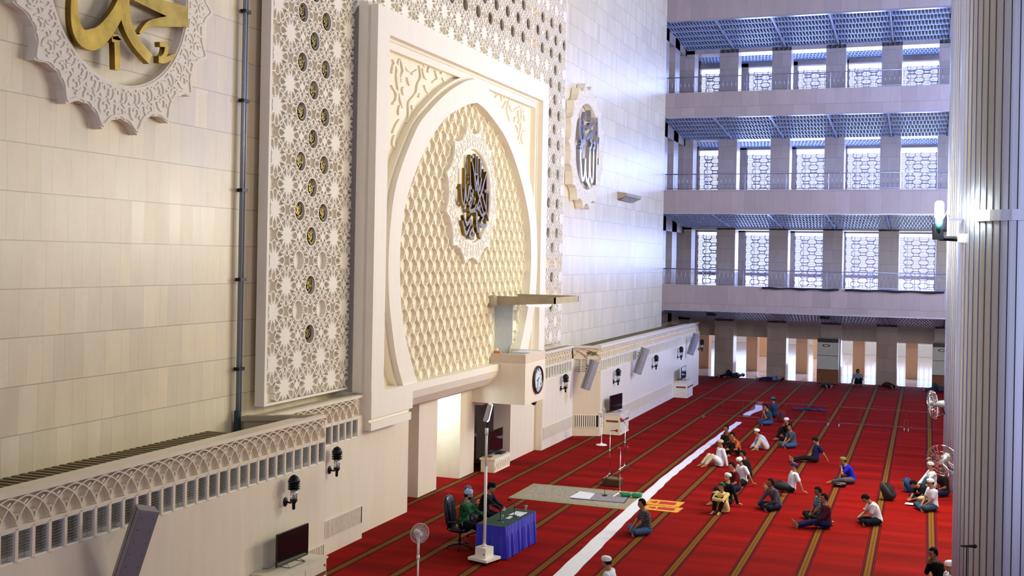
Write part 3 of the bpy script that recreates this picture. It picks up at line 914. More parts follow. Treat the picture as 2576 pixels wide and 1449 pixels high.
# ground floor beyond the piers
struct('floor_hall', MB().box(-30, 69.3, -.12, 30, 120, -.01), 'granite')
struct('wall_lintel', MB().box(XE0, 71.2, 2.38, XE1, 71.7, 4.2), 'pier')
for k in range(9):
    x = -14.2 + k * 3.14 - (.35 if k < 3 else 0)
    o = MB().box(0, 0, 0, .7, 1.0, 4.2).build('inner_pier', 'warmstone'); o.location = (x + .55, 74.3, 0)
    tag(o, None, None, None, 'structure'); 
for k in range(7):
    o = MB().box(0, 0, 0, 1.1, 1.1, 4.2).build('outer_pier', 'warmstone'); o.location = (-16.5 + k * 4.4, 86, 0); tag(o, kind='structure')
struct('wall_terrace', MB().box(-30, 100, 0, 30, 100.4, .9), 'exterior')
mb = MB()
for k in range(60): mb.box(-6 + k * .35, 92, .9, -6 + k * .35 + .06, 92.05, 2.3)
mb.box(-6, 92, 2.3, 15, 92.1, 2.42).box(-6, 92, 0, 15, 92.3, .9)
struct('wall_fence', mb, 'ltgrey')
# railings
bal = MB().tube([(0, 0, 0), (0, 0, .80)], .011, 6).mesh('baluster', M['rail'], True)
for i in range(3):
    z = LV[i][1]; hgt = .87
    t = thing('railing', 'steel railing with upright bars on the %s parapet' % names[i + 1], 'railing', (-6.5, YE + .12, z))
    MB().tube([(XM + 6.52, 0, hgt), (9.5, 0, hgt)], .028).build('top_rail', 'rail', t, smooth=True)
    MB().tube([(XM + 6.52, 0, .07), (9.5, 0, .07)], .014).build('bottom_rail', 'rail', t, smooth=True)
    for k in range(62):
        c = bpy.data.objects.new('baluster', bal); COL.objects.link(c); c.parent = t; c.location = (XM + 6.6 + k * .235, 0, .07)
    for k in range(7): MB().tube([(XM + 6.55 + k * 2.2, 0, 0), (XM + 6.55 + k * 2.2, 0, hgt)], .02).build('post', 'rail', t)
# rolled dark banners lying on the lowest parapet
M['navy'] = simple('navy_canvas', (.06, .08, .17), .7, var=.2)
for a, b, lab in ((-8.3, -4.3, 'rolled navy banner on the lowest gallery parapet, the piece nearer the prayer wall'), (-4.0, .9, 'rolled navy banner on the lowest gallery parapet, the piece running behind the column')):
    pts = [(a + (b - a) * k / 16, YE - .075 + .01 * math.sin(k * 2.1), 5.63 + .02 * math.sin(k * 1.3)) for k in range(17)]
    tag(MB().tube(pts, [.05 + .012 * math.sin(k) for k in range(17)], 8).build('rolled_banner', 'navy', None, True), lab, 'banner')
# air conditioners standing on wooden plinths
M['acwhite'] = simple('ac_white', (.80, .82, .80), .4)
def air_con(x, y, lab, w=1.22):
    t = thing('air_conditioner', lab, 'air conditioner', (x, y, 0))
    MB().box(0, 0, 0, w, .55, .80).build('plinth', 'wood', t)
    MB().box(0, 0, .80, w, .55, 2.22).build('body', 'acwhite', t)
    MB().box(0, .0, 2.22, w, .55, 2.66).build('outlet_head', 'acwhite', t)
    q = MB().box(.02, -.015, 2.40, w - .02, .0, 2.64)
    q.build('outlet_slats', 'black', t)
    MB().box(.01, -.01, 1.62, w - .01, .0, 1.645).box(.01, -.01, .80, w - .01, 0, .83).build('joint_strip', 'black', t)
    q = MB().lathe([(.20, 0), (.22, .01), (.22, .02), (.2, .03)], (w * .42, -.0, 2.22), 24, (0, -1, 0), 1, .35); 
    q.build('emblem_ring', 'iron', t)
    MB().lathe([(.15, 0), (.15, .04)], (w * .42, -.0, 2.22), 20, (0, -1, 0), 1, .33).build('emblem_plate', 'acwhite', t)
air_con(-5.92, 68.6, 'white floor-standing air conditioner on a brown plinth against the end wall pier')
air_con(.42, 68.5, 'white air conditioner on a brown plinth half hidden by the great steel column')
# hanging projector-like boxes under the first soffit
for x, y in ((1790, 792), (2075, 800)):
    p = at(x, y, Y=64.5)
    t = thing('hanging_lamp', 'dark flat lamp hanging under the lowest gallery soffit %s' % ('near the prayer wall' if x < 1900 else 'above the air conditioner'), 'lamp', (p.x, 64.5, p.z - .05))
    MB().box(-.25, -.3, 0, .25, .3, .14).build('housing', 'iron', t)
    MB().box(-.22, -.27, -.015, .22, .27, 0).build('diffuser', 'glassy', t)
    MB().tube([(0, 0, .14), (0, 0, .55)], .02).build('stem', 'iron', t)

# ================================================================== STEEL COLUMNS
cm = NT('ribbed_steel')
p_, x_, y_, z_ = cm.pos()
nz = cm.noise(cm.scalevec(p_, 4, 4, .12), 3, 3)
cm.put(cm.b.inputs['Base Color'], cm.mix(nz, lin((.68, .69, .73)), lin((.85, .86, .91))))
cm.b.inputs['Metallic'].default_value = 1; cm.put(cm.b.inputs['Roughness'], cm.math('MULTIPLY_ADD', nz, .14, .24))
M['steel'] = cm.m
def steel_column(x, y, lab, R=1.3, H=26, n=78):
    t = thing('steel_column', lab, 'column', (x, y, 0))
    q = MB(); prof = []
    for k in range(n):
        a = 2 * PI * k / n; d = 2 * PI / n
        for f, r in ((0, R - .011), (.30, R - .011), (.33, R), (.93, R), (.96, R - .011)):
            prof.append((math.cos(a + d * f) * r, math.sin(a + d * f) * r))
    q.strip([(u, v, 0) for u, v in prof + prof[:1]], [(u, v, H) for u, v in prof + prof[:1]])
    q.build('ribbed_cladding', 'steel', t)
    q = MB()
    for k in range(n):
        a = 2 * PI * (k + .99) / n
        q.obox((math.cos(a) * (R - .012), math.sin(a) * (R - .012), H / 2), Vector((math.cos(a), math.sin(a), 0)), Vector((-math.sin(a), math.cos(a), 0)), UP, .003, .002, H / 2)
    q.build('seams', 'iron', t)
    return t
NC = (1.64, 14.25)
colA = steel_column(NC[0], NC[1], 'great ribbed steel column rising full height at the edge of the carpet', H=26)
colB = steel_column(1.90, 38.3, 'farther ribbed steel column mostly hidden behind the great one')
q = MB(); R = 1.345
prf = [(math.cos(2 * PI * k / 60) * R, math.sin(2 * PI * k / 60) * R) for k in range(61)]
zb0, zb1 = 7.50, 7.62
prf = [(u, v) for u, v in prf if math.atan2(v, u) < -PI * .0 and math.atan2(v, u) > -PI * .86]
q.strip([(u, v, zb0) for u, v in prf], [(u, v, zb1) for u, v in prf]); q.strip([(u, v, zb1) for u, v in prf], [(u * .95, v * .95, zb1) for u, v in prf]); q.strip([(u, v, zb0) for u, v in prf], [(u * .95, v * .95, zb0) for u, v in prf])
q.build('clamp_band', 'steel', colA)
# floodlamp clamped to the near column
p = at(2362, 590, Y=13.9)
t = thing('column_floodlight', 'glaring white tube lamp on a black bracket clamped to the great steel column', 'lamp', tuple(p))
M['glow'] = simple('white_glow', (1, 1, 1), .5, emit=(.88, 1, .97), estr=30)
sc_ = 13.9 / FPX * 1.0
MB().tube([(0, 0, .18), (0, 0, .20), (0, 0, .36), (0, 0, .385)], [.03, .052, .052, .03], 14).build('tube', 'glow', t, smooth=True)
MB().tube([(0, 0, .02), (0, 0, .18)], [.035, .045], 12).build('socket', 'teal', t, smooth=True)
MB().box(-.06, -.03, -.06, .05, .04, .03).tube([(-.04, 0, -.06), (-.05, 0, .12)], .03).tube([(0, 0, -.04), (.26, .03, -.05)], .03).tube([(.05, 0, .18), (.08, 0, .26), (.11, 0, .2)], .008).build('bracket', 'iron', t)
MB().box(.1, -.04, .16, .24, .02, .19).build('camera_arm', 'chrome', t)
MB().box(.2, -.06, -.09, .30, .1, .01).build('clamp', 'tan', t)
pl = bpy.data.lights.new('tube_light', 'POINT'); pl.energy = 90; pl.color = (.85, 1, .97); pl.shadow_soft_size = .06
po_ = bpy.data.objects.new('tube_light', pl); COL.objects.link(po_); po_.location = p + Vector((-.02, -.12, .28))
# ================================================================== MEDALLIONS AND WALL FITTINGS
def medallion(name, lab, X, yc, zc, ri, ro, n, gold, strokes, ring_depth=.3, lace=.02, back=None, pts_amp=.13):
    t = thing(name, lab, 'medallion', (X, yc, zc))
    N = n * 12
    def rad(a):
        ph = (a * n / (2 * PI)) % 1.0
        s_ = abs(ph - .5) * 2            # 0 at the middle of a lobe, 1 at its ends
        tip = max(0, 1 - s_ * 2.6)
        return ro * (1 - pts_amp * .75 + pts_amp * .55 * tip ** .8 - pts_amp * .25 * (s_ ** 2))
    ang = [2 * PI * k / N + PI / 2 for k in range(N + 1)]
    O = [(rad(a - PI / 2) * math.cos(a), rad(a - PI / 2) * math.sin(a)) for a in ang]
    I = [(ri * math.cos(a), ri * math.sin(a)) for a in ang]
    q = MB(); d = ring_depth
    f = lambda P, x: [(x, y, z) for y, z in P]
    q.strip(f(I, 0), f(O, 0)); q.strip(f(O, 0), f(O, -d)); q.strip(f(I, 0), f(I, -d))
    q.build('ring', 'cream', t)
    q = MB(); rnd = random.Random(n)
    # raised lace on the ring: hearts and scrolls in each lobe
    def arc(c, r, a0, a1, w, k=6):
        P_ = [(c[0] + r * math.cos(a0 + (a1 - a0) * i / k), c[1] + r * math.sin(a0 + (a1 - a0) * i / k)) for i in range(k + 1)]
        for p, p2 in zip(P_, P_[1:]): q.bar2(p, p2, w, 0, lace)
    wr = ro * (1 - pts_amp * .8) - ri
    for k in range(n * 2):
        a = PI / 2 + PI * k / n
        for rr, s_ in ((ri + wr * .32, .26), (ri + wr * .72, .22)):
            c = (rr * math.cos(a), rr * math.sin(a)); R_ = wr * s_
            arc(c, R_, a + .6, a + 2.9, wr * .07); arc(c, R_, a - 2.9, a - .6, wr * .07); arc(c, R_ * .5, a, a + 4.2, wr * .06)
            c2 = (rr * math.cos(a + PI / n / 2), rr * math.sin(a + PI / n / 2)); arc(c2, R_ * .8, a + 2.2, a + 5.4, wr * .06)
    for P_, w_ in ((O, wr * .07), ([(ri * 1.02 * math.cos(a), ri * 1.02 * math.sin(a)) for a in ang], wr * .06)):
        sc2 = .975 if P_ is O else 1.01
        for p, p2 in zip(P_[::1], P_[1::1]): q.bar2((p[0] * sc2, p[1] * sc2), (p2[0] * sc2, p2[1] * sc2), w_, 0, lace)
    q.build('lace_carving', 'cream', t)
    if back:
        MB().lathe([(ri * 1.0, 0), (ri * 1.0, .02)], (back, 0, 0), 48, (1, 0, 0)).build('backing', 'creamy', t)
    q = MB(); rnd = random.Random(3)
    for st_, w_, x1 in strokes:
        pts = smoothpts(st_, 4) if len(st_) > 2 else st_
        m_ = len(pts)
        if isinstance(w_, tuple): ws = [interp([(0, w_[0]), (.5, w_[1]), (1, w_[2])], i / (m_ - 1)) * ri for i in range(m_)]
        else: ws = w_ * ri
        q.ribbon([(a * ri, b * ri) for a, b in pts], ws, x1 - (.12 if gold == 'gold' else .10 if gold == 'brass2' else .17), x1)
    q.build('calligraphy', gold, t)
    return t
def px(L, X, yc, zc, ri):
    out = []
    for a, b in L:
        p = at(a, b, X=X); out.append(((p.y - yc) / ri, (p.z - zc) / ri))
    return out
# near medallion, lower half in view
c1 = (-13.62, 16.66, 11.83); R1 = 1.853
S1 = [(px([(178, -60), (175, 20), (183, 75), (205, 100), (240, 92), (275, 50), (297, 0), (300, -60)], c1[0], c1[1], c1[2], R1), (.05, .20, .09), .1),
      (px([(310, -70), (302, 0), (307, 55), (330, 105), (368, 150)], c1[0], c1[1], c1[2], R1), (.14, .14, .11), .1),
      (px([(320, -10), (380, 12), (462, 42)], c1[0], c1[1], c1[2], R1), (.06, .13, .2), .1),
      (px([(462, 50), (410, 55), (365, 60), (340, 85)], c1[0], c1[1], c1[2], R1), (.16, .08, .02), .1),
      (px([(278, 90), (283, 110), (284, 176)], c1[0], c1[1], c1[2], R1), (.06, .08, .07), .1),
      (px([(272, 92), (290, 97), (270, 100)], c1[0], c1[1], c1[2], R1), .05, .1),
      (px([(391, 112), (408, 115), (404, 140), (390, 152)], c1[0], c1[1], c1[2], R1), (.05, .06, .05), .1),
      (px([(388, 150), (405, 152), (428, 140)], c1[0], c1[1], c1[2], R1), (.07, .06, .04), .1),
      (px([(470, -60), (440, -80), (380, -40), (320, -70)], c1[0], c1[1], c1[2], R1), .1, .1)]
medallion('wall_medallion', 'large round brass calligraphy in a scalloped ring, cut off by the picture top', *c1, R1, 2.82, 18, 'gold', S1, .18)
# far medallion
c2 = (-13.45, 45.75, 11.72); R2 = 1.8
S2 = [([(-.78, -.12), (-.72, -.4), (-.58, -.78), (-.42, -.72), (-.36, -.35)], .09, .12), ([(-.36, -.3), (-.32, -.6), (-.2, -.8), (-.05, -.72), (0, -.05)], .09, .12),
      ([(0, 0), (.03, -.5), (.16, -.78), (.3, -.68), (.3, .02)], .09, .12), ([(.58, .75), (.6, .2), (.58, -.85)], .08, .12), ([(-.8, -.1), (-.62, .02), (-.7, -.2)], .07, .12),
      ([(-.3, .38), (.0, .5), (.35, .62)], (.05, .12, .05), .12), ([(-.3, .15), (.0, .27), (.42, .42)], (.05, .12, .05), .12),
      ([(-.72, .55), (-.78, .2), (-.62, .05), (-.5, .2), (-.66, .45)], .09, .12), ([(-.6, .6), (-.5, .1), (-.72, -.02)], .10, .12), ([(-.42, .1), (-.52, .3), (-.66, .3)], .10, .12),
      ([(-.35, .75), (-.45, .62), (-.3, .6)], .07, .12), ([(-.05, .85), (0, .72), (-.02, .6)], .08, .12), ([(0, .18), (.15, .1), (.05, -.02)], .10, .12), ([(.3, .15), (.42, .1), (.36, .0)], .10, .12),
      ([(-.12, -.86), (.0, -.88), (.06, -.95)], .08, .12), ([(-.2, -.84), (-.02, -.84)], .06, .12), ([(.75, .3), (.74, .15)], .07, .12), ([(.82, -.2), (.8, -.35)], .08, .12)]
medallion('wall_medallion', 'round steel calligraphy in a scalloped ring on the far stretch of marble wall', *c2, R2, 2.72, 18, 'silver', S2, .33)
# medallion at the heart of the scale field
c3 = (XT + .19, YC + .05, MEDZ); R3 = 1.42
S3 = []
for y, a, b in ((-.62, .55, -.15), (-.32, .85, -.9), (-.22, .82, -.1), (-.02, .9, .2), (.1, .86, .25), (.26, .82, -.2), (.36, .74, .1), (.52, .62, -.35), (.62, .5, -.55), (.8, .15, -.4)):
    S3.append(([(y, a), (y + .01, (a + b) / 2), (y - .01, b)], .042, .02 + (abs(y * 37) % 1) * .08))
S3 += [([(-.3, .7), (-.05, .25), (.2, -.1), (.4, -.35)], (.04, .07, .04), .13), ([(.55, .55), (.25, .1), (-.02, -.3)], (.04, .07, .04), .13), ([(.25, .1), (.5, -.2), (.72, -.5)], (.04, .06, .03), .13),
       ([(-.2, .55), (-.05, .12), (.05, .4)], .06, .12), ([(.05, .45), (.15, .12), (.26, .4)], .06, .12), ([(-.85, .2), (-.78, -.1), (-.66, -.2), (-.6, .2)], .06, .1), ([(-.6, .15), (-.5, -.15), (-.38, .2)], .06, .1),
       ([(-.45, -.2), (-.3, -.12), (-.38, -.32), (-.12, -.3), (.0, -.2), (.15, -.28), (.2, -.18)], .08, .12), ([(-.7, -.45), (-.5, -.62), (-.28, -.42)], (.04, .1, .03), .12), ([(-.75, -.55), (-.55, -.82), (-.3, -.6)], (.04, .1, .03), .12),
       ([(.2, -.3), (.35, -.4), (.6, -.3)], .07, .12), ([(.45, -.42), (.25, -.6), (.5, -.62), (.62, -.58)], (.04, .1, .06), .12), ([(.15, -.55), (.2, -.8), (.3, -.9)], (.04, .09, .05), .12), ([(-.15, -.65), (-.35, -.85), (-.1, -.92)], (.03, .09, .05), .12),
       ([(.02, -.35), (.04, -.6), (.12, -.78)], (.08, .1, .06), .12)]
rn = random.Random(12)
for i in range(34):
    a = rn.uniform(0, 2 * PI); r = rn.uniform(.15, .88); y, z = r * math.cos(a), r * math.sin(a); b = rn.uniform(-.3, .6)
    S3.append(([(y - .06, z - .06 * b), (y + .06, z + .06 * b)], .06, .03 + rn.uniform(0, .06)))
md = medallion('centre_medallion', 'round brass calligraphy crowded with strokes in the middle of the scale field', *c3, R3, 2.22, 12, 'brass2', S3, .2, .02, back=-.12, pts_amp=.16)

# ---- wall lanterns
def lantern():
    t = thing('wall_lantern', '', 'lantern')
    MB().lathe([(.055, 0), (.06, .012), (.05, .022)], (0, 0, 0), 16, (1, 0, 0), 1, 1.3).tube([(.01, 0, 0), (.10, 0, -.01), (.15, 0, .03)], .016, 8).build('bracket', 'iron', t, True)
    MB().lathe([(.012, -.115), (.026, -.10), (.026, -.02), (.05, .015), (.062, .03), (.062, .05)], (.16, 0, 0), 16).build('base', 'iron', t, True)
    MB().lathe([(.056, .05), (.056, .22)], (.16, 0, 0), 16).build('glass', 'lampglass', t, True)
    MB().lathe([(.02, .055), (.022, .17), (.008, .19)], (.16, 0, 0), 10).build('bulb', 'white', t, True)
    q = MB()
    for k in range(3): q.lathe([(.062, .22 + k * .038), (.098, .215 + k * .038), (.10, .225 + k * .038), (.062, .24 + k * .038)], (.16, 0, 0), 18)
    q.lathe([(.095, .325), (.10, .335), (.088, .375), (.06, .42), (.02, .445), (.005, .45)], (.16, 0, 0), 18).lathe([(.052, .22), (.052, .34)], (.16, 0, 0), 12)
    q.build('hood', 'iron', t, True)
    return t
ln0 = lantern()
LN = [((717, 1262), XL, 'black wall lantern above the television nearest the camera'), ((828, 1182), XR, 'black wall lantern beside the long floor vent, just past the corner of the near block'),
      ((1410, 977), XP, 'black wall lantern between the round clock and the angled wall'), ((1543, 960), XL, 'black wall lantern above the television behind the small fan'),
      ((1640, 922), XL, 'black wall lantern just beyond the middle slanted loudspeaker of the far wall'), ((1704, 898), XL, 'black wall lantern above the farthest television'), ((1757, 878), XL, 'black wall lantern at the very end of the far low wall')]
for i, (pp, X, lab) in enumerate(LN):
    o = ln0 if i == 0 else copy_tree(ln0)
    p = at(*pp, X=X); o.location = p; o['label'] = lab; o['group'] = 'wall lanterns'
    o.scale = (1.25,) * 3
# ---- slanted column loudspeakers
def spk():
    t = thing('loudspeaker', '', 'loudspeaker')
    MB().box(-.13, -.16, -.62, .13, .16, .62).build('cabinet', 'grey', t)
    MB().box(.13, -.145, -.60, .142, .145, .60).build('front_grille', 'grey', t)
    MB().box(-.02, -.163, -.60, .0, -.16, .60).build('side_seam', 'black', t)
    q = MB()
    for k in range(6):
        for s_ in (-.1, .1): q.lathe([(.008, 0), (.008, .004)], (.142, s_, -.5 + k * .2), 8, (1, 0, 0))
    q.build('grille_screws', 'iron', t)
    return t
sp0 = spk()
sp = [((340, 1372), XL + .42, .18, 'big grey slanted loudspeaker on the wall nearest the camera', -.20), ((1484, 943), XP + .85, .20, 'pale slanted loudspeaker mounted on the short angled wall', -.2),
      ((1613, 908), XL + .42, .2, 'pale slanted loudspeaker in the middle of the far low wall', -.2), ((1744, 866), XL + .42, .2, 'pale slanted loudspeaker near the end of the far low wall', -.2)]
for i, (pp, X, tilt, lab, yaw) in enumerate(sp):
    o = sp0 if i == 0 else copy_tree(sp0)
    p = at(*pp, X=X); o.location = p; o.rotation_euler = (-.24, tilt, -.5 if i else -.62); o['label'] = lab; o['group'] = 'slanted wall loudspeakers'
    if i: o.scale = (.95,) * 3
    b = MB().tube([(-.13, 0, .25), (-.36, .05, .32)], .02, 8).tube([(-.13, 0, .1), (-.36, .05, .18)], .015, 8).build('bracket', 'iron', o)
# ---- clock
p = at(1351, 955, X=-11.9)
t = thing('wall_clock', 'round white clock with a dark wooden rim and numerals on the pulpit side', 'clock', tuple(p))
RC = .46
MB().lathe([(RC * .98, 0), (RC, .02), (RC, .06), (RC * .93, .085), (RC * .86, .075), (RC * .84, .03)], (0, 0, 0), 48, (1, 0, 0)).build('rim', simple('dark_wood_rim', (.20, .08, .08), .3), t, True)
MB().lathe([(RC * .86, .0), (RC * .86, .035)], (0, 0, 0), 48, (1, 0, 0)).build('dial', simple('clock_face', (.82, .87, .88), .4, var=.01), t)
q = MB()
for k in range(12):
    a = PI / 2 - 2 * PI * k / 12; r0, r1 = RC * .62, RC * .78
    dirv = (math.cos(a), math.sin(a)); nrm = (-dirv[1], dirv[0])
    num = ['XII', 'I', 'II', 'III', 'IIII', 'V', 'VI', 'VII', 'VIII', 'IX', 'X', 'XI'][k]
    wd = .022; tot = sum({'I': 1, 'V': 2.2, 'X': 2.2}[c] for c in num) * wd; s_ = tot / 2
    for c in num:
        w_ = {'I': 1, 'V': 2.2, 'X': 2.2}[c] * wd; m_ = s_ - w_ / 2
        P = lambda r, n_: (dirv[0] * r + nrm[0] * n_, dirv[1] * r + nrm[1] * n_)
        if c == 'I': q.bar2(P(r0, m_), P(r1, m_), .010, .035, .040)
        elif c == 'V': q.bar2(P(r1, m_ + w_ * .4), P(r0, m_), .009, .035, .040); q.bar2(P(r1, m_ - w_ * .4), P(r0, m_), .009, .035, .040)
        else: q.bar2(P(r1, m_ + w_ * .4), P(r0, m_ - w_ * .4), .009, .035, .040); q.bar2(P(r1, m_ - w_ * .4), P(r0, m_ + w_ * .4), .009, .035, .040)
        s_ -= w_
q.build('numerals', 'black', t)
MB().bar2((.0, .0), (-.05, -.27), .022, .042, .047).build('minute_hand', 'black', t)
MB().bar2((.0, .02), (.10, -.02 + .08), .03, .045, .05).bar2((0, 0), (-.13, -.02), .028, .045, .05).build('hour_hand', 'black', t)
# ---- dome camera
p = at(1345, 1018, X=-12.0)
t = thing('dome_camera', 'small black dome camera hung under the pulpit', 'camera', (-12.05, 35.3, 2.32))
MB().lathe([(.10, 0), (.10, -.05)], (0, 0, 0), 18).build('mount', 'black', t)
MB().lathe([(.09, -.05), (.085, -.09), (.06, -.13), (.02, -.15)], (0, 0, 0), 18).build('dome', 'black', t, True)
# ---- tissue box on the pulpit
t = thing('tissue_box', 'small orange tissue box with a white tissue on the pulpit rim', 'tissue box', (-12.9, 34.06, 3.93))
MB().box(-.11, -.04, 0, .11, .06, .07).build('box', simple('orange_card', (.85, .48, .12), .6), t)
MB().lathe([(.02, .07), (.05, .10), (.03, .14), (.005, .17)], (0, 0, 0), 7).build('tissue', 'white', t)
# ---- grey wedge floodlight on the far marble wall
p = at(1580, 496, X=XM + .2)
t = thing('wall_wedge', 'grey wedge-shaped box fixed to the far marble wall under the round calligraphy', 'box', (XM, p.y, p.z))
MB().prism([(0, -1.3, -.18), (.0, -1.3, .2), (.45, -1.3, .12), (.45, -1.3, -.02)], (0, 2.9, 0)).build('body', 'concrete', t)
MB().prism([(.1, -1.2, -.16), (.1, -1.2, -.2), (.4, -1.2, -.05), (.4, -1.2, -.02)], (0, 2.7, 0)).build('lens', 'glassy', t)
# ---- wall fans on the farther column
def wall_fan():
    t = thing('wall_fan', '', 'fan')
    q = MB()
    for k in range(24):
        a = 2 * PI * k / 24; c, s_ = math.cos(a), math.sin(a)
        q.tube([(.16, .06 * c, .06 * s_), (.17, .25 * c, .25 * s_), (.12, .42 * c, .42 * s_), (.05, .44 * c, .44 * s_), (-.02, .38 * c, .38 * s_), (-.06, .12 * c, .12 * s_)], .0035, 4)
    for rr, xx in ((.44, .05), (.3, .165), (.18, .17)):
        q.tube([(xx, rr * math.cos(2 * PI * k / 28), rr * math.sin(2 * PI * k / 28)) for k in range(29)], .007 if rr > .4 else .004, 6)
    q.build('wire_cage', 'chrome', t)
    q = MB()
    for k in range(3):
        a0 = 2 * PI * k / 3
        P1 = [(.07 + .03 * i / 5, (.07 + .32 * i / 5) * math.cos(a0 + .12 * i / 5), (.07 + .32 * i / 5) * math.sin(a0 + .12 * i / 5)) for i in range(6)]
        P2 = [(.03 + .02 * i / 5, (.07 + .32 * i / 5) * math.cos(a0 + .55 + .35 * i / 5), (.07 + .32 * i / 5) * math.sin(a0 + .55 + .35 * i / 5)) for i in range(6)]
        q.strip(P1, P2); q.strip([(x - .004, y, z) for x, y, z in P2], [(x - .004, y, z) for x, y, z in P1])
    q.build('blades', 'fanblade', t)
    MB().lathe([(.09, -.28), (.11, -.26), (.11, -.08), (.05, -.03), (.05, .1)], (0, 0, 0), 18, (1, 0, 0)).build('motor', 'pipe', t, True)
    MB().tube([(-.2, 0, -.1), (-.22, 0, -.3), (-.1, .4, -.34)], .025).build('bracket', 'iron', t)
    MB().lathe([(.06, .165), (.06, .18)], (0, 0, 0), 16, (1, 0, 0)).build('hub', 'ltgrey', t)
    return t
f0 = wall_fan()
p = at(2353, 1018, Y=36.9); f0.location = p; f0.rotation_euler = (0, .18, PI * .93); f0['label'] = 'round caged wall fan seen edge-on, higher one on the farther column'; f0['group'] = 'wall fans on the farther column'
f1 = copy_tree(f0); p = at(2374, 1157, Y=36.2); f1.location = p; f1.rotation_euler = (0, .25, -PI * .62); f1.scale = (1.12,) * 3; f1['label'] = 'round caged wall fan facing the hall, lower one beside the seated man in white'
# ================================================================== THINGS ON THE FLOOR
def fl(x, y): return at(x, y, Z=0)
# white cloth runner
M['cloth'] = simple('white_cotton', (.86, .87, .93), .8, var=.03, vs=2)
def runner(pts, w0, lab, th=.008):
    q = MB(); n = len(pts); rnd = random.Random(5)
    A = []; B = []
    for i, (x, y) in enumerate(pts):
        w = w0(y); o = .012 * math.sin(i * 1.7)
        A.append((x - w / 2 + o, y, .012 + .006 * abs(math.sin(i * .9)))); B.append((x + w / 2 + o * .6 + .015 * math.sin(i * 3.1), y, .012 + .006 * abs(math.cos(i * 1.3))))
    q.strip(A, B); q.strip([(a, b, .001) for a, b, c in A], A); q.strip(B, [(a, b, .001) for a, b, c in B])
    return tag(q.build('cloth_runner', 'cloth'), lab, 'cloth')
runner([(interp([(22, -7.34), (30, -7.6), (36, -7.74), (42.5, -7.70), (50, -7.56)], 21.5 + k * .57), 21.5 + k * .57) for k in range(51)], lambda y: interp([(22, .44), (30, .36), (36, .29), (50, .25)], y), 'long white cloth runner laid along the red carpet past the seated men')
runner([(-7.5 + (.12 * math.sin((k - 3) * .8)), 52.3 + k * .5) for k in range(9)], lambda y: .34, 'short crumpled white cloth strip lying behind the clear barrier')
# patterned rug
def rugmat(name, base, c2, c3, sc_=3.):
    t = NT(name); p, x, y, z = t.objc()
    vo = t.n('ShaderNodeTexVoronoi'); t.put(vo.inputs['Vector'], p); vo.inputs['Scale'].default_value = sc_ * 2.2
    n1 = t.noise(p, sc_ * 3, 4, .7)
    c = t.mix(t.math('GREATER_THAN', n1, .53), lin(base), lin(c2))
    c = t.mix(t.math('LESS_THAN', vo.outputs['Distance'], .22), c, lin(c3))
    t.put(t.b.inputs['Base Color'], c); t.b.inputs['Roughness'].default_value = .9; return t.m
M['rug'] = rugmat('faded_persian_rug', (.62, .58, .50), (.49, .52, .52), (.62, .50, .46))
M['rugb'] = simple('rug_border', (.58, .54, .43), .9, var=.12, vs=30)
t = thing('patterned_rug', 'large faded beige patterned rug spread across the carpet stripes under the microphone stands', 'rug', (-9.56, 32.1, 0))
c_ = [(-11.33, 31.04), (-7.81, 30.95), (-7.83, 33.4), (-11.33, 33.32)]
def rugpoly(q, sx, sy, z0, z1):
    P_ = [((x + 9.56) * sx, (y - 32.1) * sy, z0) for x, y in c_]; q.prism(P_, (0, 0, z1 - z0)); return q
rugpoly(MB(), 1, 1, .001, .012).build('border', 'rugb', t); rugpoly(MB(), .87, .80, .012, .014).build('field', 'rug', t)
t = thing('prayer_mat', 'small blue-edged patterned prayer mat lying on the large beige rug', 'mat', (-8.85, 32.2, .015))
def quad3(P_, h, o): return MB().prism([(a - o[0], b - o[1], 0) for a, b in P_], (0, 0, h))
SMQ = [(-9.6, 31.65), (-8.02, 31.72), (-8.12, 32.75), (-9.72, 32.68)]
quad3(SMQ, .006, (-8.85, 32.2)).build('edge', simple('navy_edge', (.10, .13, .36), .9), t)
q = MB().prism([((a + 8.86) * .95, (b - 32.2) * .92, .006) for a, b in SMQ], (0, 0, .003)); q.build('field', rugmat('blue_grey_pattern', (.50, .50, .56), (.62, .58, .60), (.58, .42, .45), 6), t)
t = tag(quad3([(-9.68, 31.72), (-9.08, 31.75), (-9.15, 32.6), (-9.65, 32.7)], .01, (0, 0)).build('folded_sheet', 'cloth'), 'white sheet folded over one end of the small prayer mat', 'sheet'); t.location = (0, 0, .026)
# red and gold prayer mats
M['mat1'] = rugmat('gold_prayer_mat', (.83, .58, .15), (.86, .66, .22), (.70, .16, .08), 5)
M['matred'] = simple('mat_red', (.68, .08, .08), .9)
for i, (y0, y1, xs0, lab) in enumerate(((31.2, 31.82, 0, 'gold and red prayer mat beside the white runner, nearer one of the pair'), (31.9, 32.6, -.12, 'gold and red prayer mat beside the white runner, farther one of the pair'))):
    t = thing('prayer_mat', lab, 'mat', (-6.88 + xs0, (y0 + y1) / 2, 0), group='red and gold prayer mats')
    hw = (y1 - y0) / 2
    MB().prism([(-.52, -hw, .004), (.50, -hw - .04, .004), (.55, hw, .004), (-.48, hw, .004)], (0, 0, .012)).build('border', 'mat1', t)
    MB().box(-.12, -hw * .5, .016, .36, hw * .5, .018).build('field', 'matred', t)
    MB().prism([(-.40, 0, .016), (-.22, -hw * .45, .016), (-.16, 0, .016), (-.22, hw * .45, .016)], (0, 0, .002)).build('dome_motif', 'matred', t)
    q = MB()
    for k in range(22):
        for e in (-.52, .53): q.box(e - .04, -hw + .02 + k * hw * 2 / 23, .004, e + .02, -hw + .035 + k * hw * 2 / 23, .008)
    q.build('fringe', 'matred', t)
